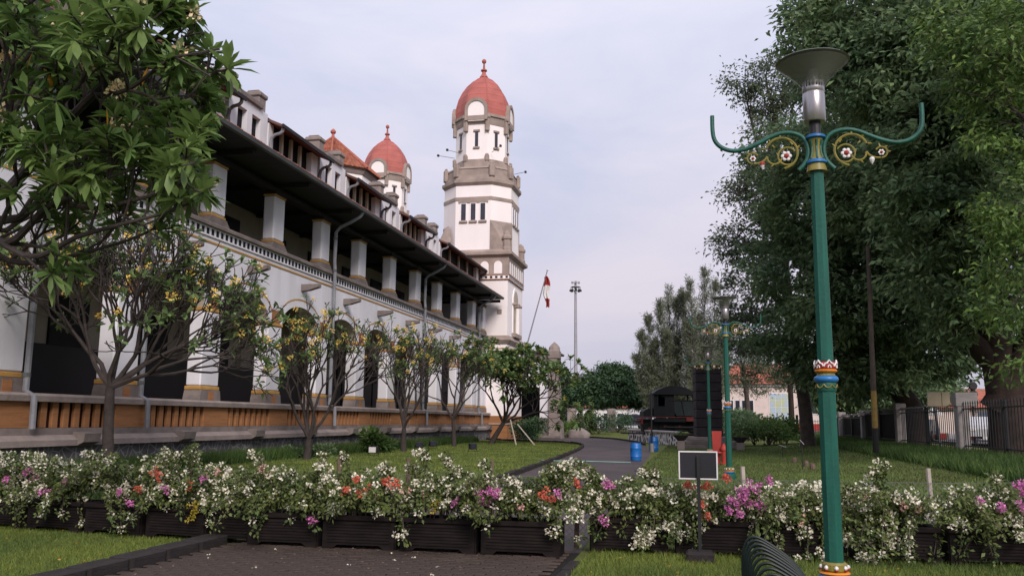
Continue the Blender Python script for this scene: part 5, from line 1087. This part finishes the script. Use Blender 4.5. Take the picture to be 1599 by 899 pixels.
fk=root_+Vector((.1,.1,2.0)); fk2=at(-60,330,10.2)
limb([fk,at(-150,420,9.8),fk2],.17,.12,[.6],dep=2)
limb([fk2,at(20,290,10),at(105,190,9.8),at(160,135,9.6),at(220,80,9.5),at(262,45,9.4)],.085,.028,[.30,.42,.52,.60,.68,.76,.84,.92])
limb([at(105,190,9.8),at(95,130,9.9),at(75,90,10),],.045,.022,[.4,.7])
limb([at(150,148,9.6),at(200,140,9.2),at(262,95,9.0),at(300,85,8.9)],.035,.018,[.35,.6,.8])
limb([fk2,at(30,340,10.3),at(110,260,10.6),at(170,230,10.8),at(230,210,10.9),at(275,170,11)],.075,.022,[.3,.42,.55,.65,.78,.9])
limb([fk2,at(10,380,9.8),at(80,320,9.6),at(150,325,9.5),at(220,310,9.3)],.07,.024,[.3,.45,.6,.72,.85])
limb([fk2,at(-20,300,9.5),at(10,200,9.3),at(20,120,9.2),at(0,60,9.2)],.06,.022,[.3,.45,.6,.75,.9])
limb([fk2,at(0,400,10.4),at(60,410,10.2),at(130,395,10.0),at(200,375,9.9)],.06,.020,[.35,.55,.7,.85])
limb([fk2,at(-30,250,10.4),at(30,160,10.6),at(95,60,10.6),at(140,10,10.6)],.06,.022,[.35,.5,.62,.75,.88])
limb([at(170,230,10.8),at(215,235,10.3),at(255,260,10.0)],.03,.018,[.5,.8])
limb([fk2,at(0,300,11),at(60,230,11.2),at(110,150,11.3)],.05,.02,[.3,.5,.7,.9])
limb([fk2,at(40,400,9.6),at(120,370,9.4),at(190,350,9.3),at(250,335,9.3)],.05,.02,[.3,.45,.6,.75,.9])
limb([fk2,at(10,360,10.8),at(60,300,11),at(120,290,11.2),at(190,270,11.2),at(250,230,11.2)],.05,.02,[.25,.4,.55,.7,.85])
limb([fk2,at(-20,380,10.0),at(10,330,9.8),at(50,250,9.7),at(120,240,9.6)],.05,.02,[.35,.5,.65,.8,.92])
limb([at(20,120,9.2),at(70,60,9.3),at(120,50,9.5),at(170,30,9.5)],.03,.016,[.3,.5,.7,.9])
limb([at(200,140,9.2),at(240,155,9.1),at(262,190,9.2),at(268,225,9.3)],.026,.016,[.35,.6,.85])
limb([at(220,310,9.3),at(250,300,9.3),at(275,290,9.4)],.024,.014,[.4,.7])
limb([at(262,45,9.4),at(285,70,9.4),at(318,100,9.5)],.022,.014,[.4,.7])
limb([at(120,240,9.6),at(170,230,9.6),at(215,200,9.5),at(255,150,9.4)],.024,.014,[.3,.5,.7,.9])
mbn.build('limbs',m_bark_g,FN,smooth=True)
extra_t=[]
for (p,d) in tips:
    extra_t.append((p,d))
    if random.random()<.45: extra_t.append((p-d*random.uniform(.08,.2),(d+Vector((random.gauss(0,.4),random.gauss(0,.4),random.gauss(0,.2)))).normalized()))
P,D,Ls,Ws=rosette_arrays(extra_t,(10,15),.28,.064,(.0,.8)); k=np.arange(len(P)); RNG.shuffle(k)
# the 300 nearest leaves are single parts, the rest one mass
camd=np.linalg.norm(P-EYE,axis=1); vis=(P-EYE)@_f; px_=799.5+FPX*((P-EYE)@_r)/vis; py_=449.5-FPX*((P-EYE)@_u)/vis
okv=(px_>-10)&(py_>-10)&(vis>1); order=np.argsort(np.where(okv,camd,1e9)); single=order[:300]; restk=order[300:]
V,F=long_leaf(P[restk],D[restk],Ls[restk],Ws[restk],.18); tag(np_mesh('leaf_mass',V,F,m_lf_n,FN),kind='stuff')
lm=[]
for s_ in range(4):
    V,F=long_leaf(np.zeros((1,3)),np.array([[1.,0,0]]),np.array([1.]),np.array([.30]),.18); o=np_mesh('leaf_shape',V,F,m_lf_n); lm.append(o.data); bpy.data.objects.remove(o)
oF=np.array(origin(FN))
for q,i in enumerate(single):
    d=Vector(D[i]); o=link_mesh('leaf',lm[q%4],FN,Vector(P[i]-oF)); o.rotation_euler=Matrix(((d.x,0,0),(d.y,0,0),(d.z,0,0))).to_euler() if False else d.to_track_quat('X','Z').to_euler(); o.scale=(Ls[i],)*3
FPp=[];FDd=[]
for (p,d) in random.sample(tips,min(len(tips),22)): cluster(FPp,FDd,Vector(p)+Vector(d)*.10+Vector((0,0,.06)),.085,24)
for (px,py) in ((128,18),(132,101),(0,90),(180,137),(296,20)): cluster(FPp,FDd,at(px,py,9.3),.09,34); cluster(FPp,FDd,at(px+8,py+2,9.3),.08,30)
P=np.concatenate(FPp); leaves('blossoms',P,np.concatenate(FDd),RNG.uniform(.04,.065,len(P)),RNG.uniform(.03,.045,len(P)),m_fl_c,FN,droop=0)
yl=MB()
for (px,py) in ((231,105),(52,80),(77,115),(290,320),(166,170)):
    c=at(px,py,9.2); 
    V,F=long_leaf(np.array([c]),unit(np.array([[.3*random.uniform(-1,1),0,-1.]])),np.array([.20]),np.array([.07]),.05); yl.add(V.tolist(),F.tolist())
[c.build('yellow_leaf',m_lf_y,FN) for c in yl.comps()]
PRUNE=None
# big trees on the right
def crown_pts(blobs,per_m2,shell=.55,clump=.55,nper=40):
    P=[];D=[]
    for (c,r,sq_) in blobs:
        ncl=int(per_m2*r*r); dd=unit(RNG.normal(size=(ncl,3))); cc=np.array(c)+dd*(r*RNG.uniform(shell,1.08,(ncl,1)))*np.array(sq_)
        for q in range(ncl):
            k=max(6,int(nper*RNG.uniform(.5,1.4))); s=clump*RNG.uniform(.6,1.4); g=RNG.normal(size=(k,3))*s*np.array([1,1,.42]); P.append(cc[q]+g); D.append(unit(RNG.normal(size=(k,3))*np.array([1,1,.5])+dd[q]*.6+np.array([0,0,-.25])))
    return np.concatenate(P),np.concatenate(D)
def big_tree(name,label,base,r0,trunk,blobs,m,leafL,leafW,per,clump,nper,group=None,barkm=m_bark_d,seedv=1,limbs=True,shell=.68):
    random.seed(seedv); base=Vector(base); t=thing(name,label,'tree',base,0,group); mb=MB()
    tp=[base+Vector((0,0,-.3))]+[Vector(p) for p in trunk]; tp2=smooth_line([tuple(p) for p in tp],4); n_=len(tp2); mb.tube(tp2,[r0*(1.25 if i==0 else 1)*(1-.55*i/n_) for i in range(n_)],12)
    if limbs:
        for (c,r,s) in blobs:
            c=Vector(c); j=random.randint(n_//2,n_-1); s0=Vector(tp2[j]); m1=s0.lerp(c,.5)+Vector((random.uniform(-.4,.4),random.uniform(-.4,.4),random.uniform(.2,.9))); rr=r0*(1-.55*j/n_)*.42
            Q=smooth_line([tuple(s0),tuple(m1),tuple(c)],5); mb.tube(Q,[rr*(1-.75*i/(len(Q)-1)) for i in range(len(Q))],7)
            for k in range(5):
                e=c+Vector((random.gauss(0,1),random.gauss(0,1),random.gauss(0,.7))).normalized()*r*.85; q_=m1.lerp(c,random.uniform(.4,1)); mm=q_.lerp(e,.5)+Vector((0,0,.2)); mb.tube([q_,mm,e],[rr*.3,rr*.2,.02],5)
    mb.build('trunk',barkm,t,smooth=True)
    P,D=crown_pts(blobs,per,shell,clump,nper); k=P[:,2]>.9; P,D=P[k],D[k]
    leaves('crown',P,D,leafL*RNG.uniform(.7,1.3,len(P)),leafW*RNG.uniform(.7,1.3,len(P)),m,t); return t,len(P)
def bl(lst,sq_=(1,1,.8)): return [(tuple(at(px,py,d)),r,sq_) for px,py,d,r in lst]
tot=0
tA=at(1578,700,35.5); tA.z=.4
a,n_=big_tree('rain_tree','huge dark tree with a thick forked trunk behind the right railing',tA,.85,[at(1574,640,35.5),at(1560,560,35.8),at(1535,470,36),at(1505,380,36),at(1510,280,36),at(1480,150,36)],
  bl([(1560,60,34,3.6),(1470,120,36,3.4),(1585,190,34,3.0),(1400,40,37,3.4),(1500,270,37,3.0),(1420,200,38,3.2),(1330,20,38,2.6),(1300,35,39,1.4),(1440,350,39,2.8),(1330,110,39,2.4),(1370,300,40,2.6),(1600,330,36,2.2),(1540,20,37,3.4),(1265,15,39,1.0),(1500,200,33,2.6),(1480,330,33,2.2),(1540,330,32.5,1.9),(1440,270,34,2.4),(1530,410,33,1.5),(1460,430,34,1.8),(1590,110,32,2.4),(1380,110,36,2.5),(1290,70,38,1.8),(1545,470,33,1.3),(1500,500,34,1.1),(1600,450,33,1.4),(1565,380,32.5,1.6)]),m_lf_a,.30,.13,14,.40,52,seedv=4); tot+=n_
mb=MB()
for pts,r in (([at(1560,640,35.6),at(1588,580,35.3),at(1620,500,35),at(1640,400,35)],[.75,.55,.45,.3]),([at(1545,560,35.8),at(1500,510,35.5),at(1470,430,35.5),at(1440,330,36)],[.5,.38,.28,.16]),([at(1520,470,36),at(1556,400,35.5),at(1575,300,35),at(1590,210,34.5)],[.45,.35,.26,.14])):
    Q=smooth_line([tuple(p) for p in pts],5); r[-1]=.04; mb.tube(Q,[float(np.interp(i/(len(Q)-1),np.linspace(0,1,4),r)) for i in range(len(Q))],10)
mb.build('limb',m_bark_d,a,smooth=True)
tB=at(1436,690,47); tB.z=.45
_,n_=big_tree('broadleaf_tree','dark broad tree filling the space behind the front lamp post',tB,.62,[at(1425,640,47),at(1400,600,47),at(1385,520,47),at(1360,420,47),at(1340,300,47),at(1310,200,47)],
  bl([(1300,330,45,3.2),(1370,470,46,3.0),(1440,520,45,2.8),(1250,420,46,2.8),(1300,540,47,2.6),(1370,560,47,1.9),(1450,440,47,2.6),(1400,390,45,3.0),(1240,250,46,2.5),(1480,550,45,1.5),(1330,420,44,2.4),(1240,520,48,2.3),(1490,380,47,2.5),(1550,500,44,1.9),(1320,220,45,2.4),(1430,585,46,1.0),(1280,585,46,1.0),(1330,585,45,1.1),(1400,480,43,2.4),(1310,480,43,2.2),(1290,250,44,2.2),(1360,340,42,2.4),(1260,330,45,2.2),(1475,480,42,1.8),(1400,575,43,1.1),(1360,590,50,1.5),(1330,575,50,1.8)]),m_lf_a,.32,.14,12.5,.44,52,seedv=9); tot+=n_
tC=at(1262,680,52); tC.z=.4
_,n_=big_tree('grey_green_tree','tree with fine grey green foliage forming the left edge of the right hand trees',tC,.42,[at(1255,620,52),at(1240,540,52),at(1225,420,52),at(1215,300,52),at(1210,180,52)],
  bl([(1205,135,52,2.1),(1160,128,52,1.2),(1240,190,52,2.1),(1195,300,52,2.0),(1170,265,52,1.0),(1160,375,52,1.7),(1210,380,52,2.3),(1180,460,52,2.2),(1230,300,52,2.4),(1165,520,53,1.5),(1215,520,53,2.0),(1140,380,52,.9),(1150,300,52,.9),(1190,215,52,1.3),(1250,110,52,1.5),(1200,95,52,.7)]),m_lf_b,.24,.10,14,.34,44,seedv=15,barkm=m_bark); tot+=n_
tD=Vector((14.5,27,.45))
_,n_=big_tree('bright_leaf_tree','tree with brighter hanging leaves coming in at the right edge',tD,.35,[Vector((14.4,27,3)),Vector((14.3,27,6)),Vector((14.0,27,9.5))],
  bl([(1590,400,27,1.2),(1580,480,27,1.0),(1600,320,27,1.3),(1560,350,28,.8),(1590,90,28,1.9),(1530,60,29,1.5),(1595,200,28,1.4),(1480,50,30,1.0),(1540,140,29,1.2),(1600,560,27,.7)]),m_lf_c,.24,.09,18,.32,40,seedv=25,barkm=m_bark); tot+=n_
tH=at(1375,672,84); tH.z=.5
_,n_=big_tree('roadside_tree','wide dark roadside tree beyond the right fence, behind the tall wooden pole',tH,.35,[at(1375,650,84),at(1372,630,84),at(1370,600,84)],bl([(1310,605,84,2.2),(1345,600,84,2.6),(1385,600,84,2.6),(1420,608,84,2.2),(1450,600,84,2.0),(1330,628,84,1.5),(1370,630,84,1.7),(1405,630,84,1.5),(1290,625,84,1.3),(1480,605,84,1.5),(1285,600,84,1.6)],(1,1,.75)),m_lf_a,.42,.18,15,.5,44,seedv=33); tot+=n_
# small feathery tree in front of the pink building and shrubs
tE=at(1165,690,72); tE.z=.2
_,n_=big_tree('feathery_tree','small feathery tree in front of the pink building',tE,.28,[at(1168,650,72),at(1165,610,72),at(1160,570,72)],bl([(1155,570,72,1.8),(1180,555,72,1.9),(1140,600,72,1.2),(1215,560,74,2.2),(1245,570,74,2.0),(1190,600,73,1.2),(1225,590,74,1.2),(1150,530,72,1.5)]),m_lf_b,.26,.09,14,.42,34,seedv=31,barkm=m_bark); tot+=n_
# casuarinas
def casuarina(label,px,pyb,d,specs,seedv):
    random.seed(seedv); b=at(px,pyb,d); b.z=.5; t=thing('casuarina_tree',label,'tree',b,0,'wispy casuarinas'); mb=MB(); P=[];D=[]
    for (x0,y0,wd) in specs:
        top=at(x0,y0,d+random.uniform(-2,2)); st=b+Vector((random.uniform(-.3,.3),random.uniform(-.3,.3),0)); m1=st.lerp(top,.35)+Vector(((top.x-st.x)*.22,0,0)); Q=smooth_line([tuple(st),tuple(m1),tuple(top)],8); n_=len(Q); mb.tube(Q,[.17*(1-.93*i/(n_-1)) for i in range(n_)],6)
        for k in range(150):
            f=random.uniform(.22,1)**.85; fi=f*(n_-1); i=min(int(fi),n_-2); p=Vector(Q[i]).lerp(Vector(Q[i+1]),fi-i); w_=wd*(1.12-f)*1.25+.12
            a=random.uniform(0,6.28); e=p+Vector((math.cos(a)*w_*random.uniform(.4,1.1),math.sin(a)*w_*random.uniform(.4,1.1),random.uniform(.5,1.5)*(w_*.7+.25))); 
            if k%2==0: mb.tube([p,e],[.025,.006],3,cap=False)
            nn=34; s=RNG.uniform(.15,1.1,(nn,1)); P.append(np.array(p)*(1-s)+np.array(e)*s+RNG.normal(size=(nn,3))*np.array([.10,.10,.16])); D.append(unit(RNG.normal(size=(nn,3))*.42+np.array([math.cos(a)*.35,math.sin(a)*.35,1.0])))
    mb.build('trunk',m_bark,t); P=np.concatenate(P); leaves('crown',P,np.concatenate(D),RNG.uniform(.30,.70,len(P)),.05,m_lf_p,t,droop=.35); return len(P)
tot+=casuarina('left wispy casuarina behind the locomotive, with many thin upright stems',1050,672,92,[(1000,525,1.5),(1012,500,1.6),(1030,478,1.7),(1044,455,1.6),(1057,472,1.6),(1020,540,1.8),(1040,525,1.9),(992,560,1.3),(1060,530,1.7),(1010,570,1.3)],41)
tot+=casuarina('right wispy casuarina behind the dark stone pillar',1092,672,90,[(1078,445,1.7),(1066,462,1.6),(1101,427,1.8),(1118,447,1.7),(1132,480,1.6),(1090,500,1.9),(1110,520,1.9),(1128,530,1.7),(1145,505,1.5),(1075,510,1.8)],43)
tF=at(948,672,103); tF.z=.6
_,n_=big_tree('umbrella_tree','dark green rounded tree with layered branches beyond the end of the path',tF,.30,[at(950,658,103),at(952,645,103),at(955,615,103)],bl([(925,612,103,2.2),(955,600,103,2.7),(985,612,103,2.2),(945,622,102,2.0),(908,618,103,1.2),(965,582,103,1.5),(1000,626,103,1.2),(935,590,103,1.4),(975,590,103,1.6),(950,575,103,.9),(915,600,103,.9),(1000,605,103,.8)],(1,1,.55)),m_lf_r,.50,.13,17,.46,46,seedv=51,barkm=m_bark_d); tot+=n_
tG=at(875,672,105); tG.z=.6
_,n_=big_tree('umbrella_tree','green bushy tree between the porch and the rounded tree',tG,.25,[at(875,655,105),at(875,640,105),at(875,620,105)],bl([(882,612,105,2.0),(866,600,106,1.8),(893,620,105,1.4),(876,628,105,1.5),(868,585,105,1.1)],(1,1,.7)),m_lf_r,.50,.14,16,.44,42,seedv=53,barkm=m_bark_d); tot+=n_
def shrub(label,px,py,d,r,m,n=900,L_=.16,sq_=(1,1,.7),name='shrub'):
    q=at(px,py,d); z0=zg(q.x,q.y); t=thing(name,label,'shrub',(q.x,q.y,z0)); mb=MB(); P=[];D=[]
    for k in range(7):
        a=random.uniform(0,6.28); e=Vector((q.x+math.cos(a)*r*.6,q.y+math.sin(a)*r*.6,z0+r*random.uniform(.7,1.2))); mb.tube([(q.x,q.y,z0),e],[.03,.012],4)
        nn=n//7; d_=unit(RNG.normal(size=(nn,3))); P.append(np.array(e)*np.array([1,1,1])+d_*RNG.uniform(.2,1,(nn,1))*r*.55*np.array(sq_)+np.array([0,0,-r*.25])); D.append(d_+np.array([0,0,.3]))
    mb.build('stems',m_bark,t); P=np.concatenate(P); D=np.concatenate(D); k=P[:,2]>z0; leaves('foliage',P[k],D[k],L_*RNG.uniform(.7,1.3,k.sum()),L_*.45,m,t)
random.seed(77)
shrub('yellow green hedge shrub beside the porch',868,672,82,1.3,m_lf_c,1500,.2); shrub('low bright hedge shrub between the porch and the boulder',885,671,84,1.3,m_lf_c,1500,.2); shrub('tall variegated shrub right of the stone fence post',911,650,88,1.5,m_lf_g,1300,.25,(.6,.6,1.3))
shrub('dark green hedge shrub behind the boulder',935,668,88,1.6,m_lf_r,1500,.2); shrub('dark green hedge shrub under the rounded tree',965,668,90,1.6,m_lf_r,1500,.2); shrub('green bush under the fifth frangipani',830,672,66,1.5,m_lf_r,1800,.2); shrub('yellow topped bush behind the prop poles',820,664,70,1.4,m_lf_c,1300,.2)
shrub('broad leaved bush between the bowl planter and the pink building',1178,676,60,1.9,m_lf_a,2200,.3); shrub('green bush behind the right bowl planter',1200,676,58,1.6,m_lf_c,2000,.2); shrub('dark bush right of the second lamp post',1150,665,66,2.0,m_lf_a,2200,.3); shrub('low green bush in front of the dark fence posts',1228,674,60,1.5,m_tall,2000,.2)
shrub('dark shrub at the foot of the building behind the second frangipani',505,700,36,.5,m_lf_a,700,.12); shrub('small dark shrub on the lawn behind the second frangipani trunk',458,703,35,.45,m_lf_a,600,.12)
shrub('leafy weed clump at the foot of the wall behind the third frangipani',585,686,42,.9,m_tall,1200,.25)
# distant greenery and town behind the fences
random.seed(5)
P=[];D=[]
for k in range(60):
    x=random.uniform(-60,85); y=random.uniform(134,150); h=random.uniform(2.5,6.5); nn=420; d_=unit(RNG.normal(size=(nn,3))); P.append(np.array([x,y,.6+h*.55])+d_*RNG.uniform(.3,1,(nn,1))*np.array([h*.8,h*.5,h*.6])); D.append(d_)
P=np.concatenate(P); D=np.concatenate(D); tot+=len(P)
tag(leaves('distant_trees',P[P[:,2]>.6],D[P[:,2]>.6],.55,.28,m_lf_a),'far mass of green trees beyond the street','trees',kind='stuff')
q=at(700,655,140); 
for (px,d,wd_,h,m,lab) in ((925,128,5,2.9,m_white,'low white building across the street behind the rounded tree'),(1075,130,6,4.2,m_pink,'pale building across the street behind the locomotive'),(1000,131,4,3.4,m_carw,'grey white kiosk across the street left of the locomotive')):
    q=at(px,650,d); t=thing('street_building',lab,'building',(q.x,q.y,.6)); MB().box(-wd_,wd_,0,5,0,h).build('wall',m,t,local=True); MB().bbox(-wd_-.4,wd_+.4,-.5,5.5,h,h+.3,.05).build('roof',m_tile,t,local=True)
    for k in range(int(wd_)): f=MB().box(-wd_+.6+k*2,-wd_+1.7+k*2,-.06,0,.9,2.2).build('window',m_white,t,local=True); MB().box(-wd_+.7+k*2,-wd_+1.6+k*2,-.09,-.06,1.0,2.1).build('pane',m_window,f,local=True)
print('leaf quads',tot,'objects',len(bpy.data.objects))
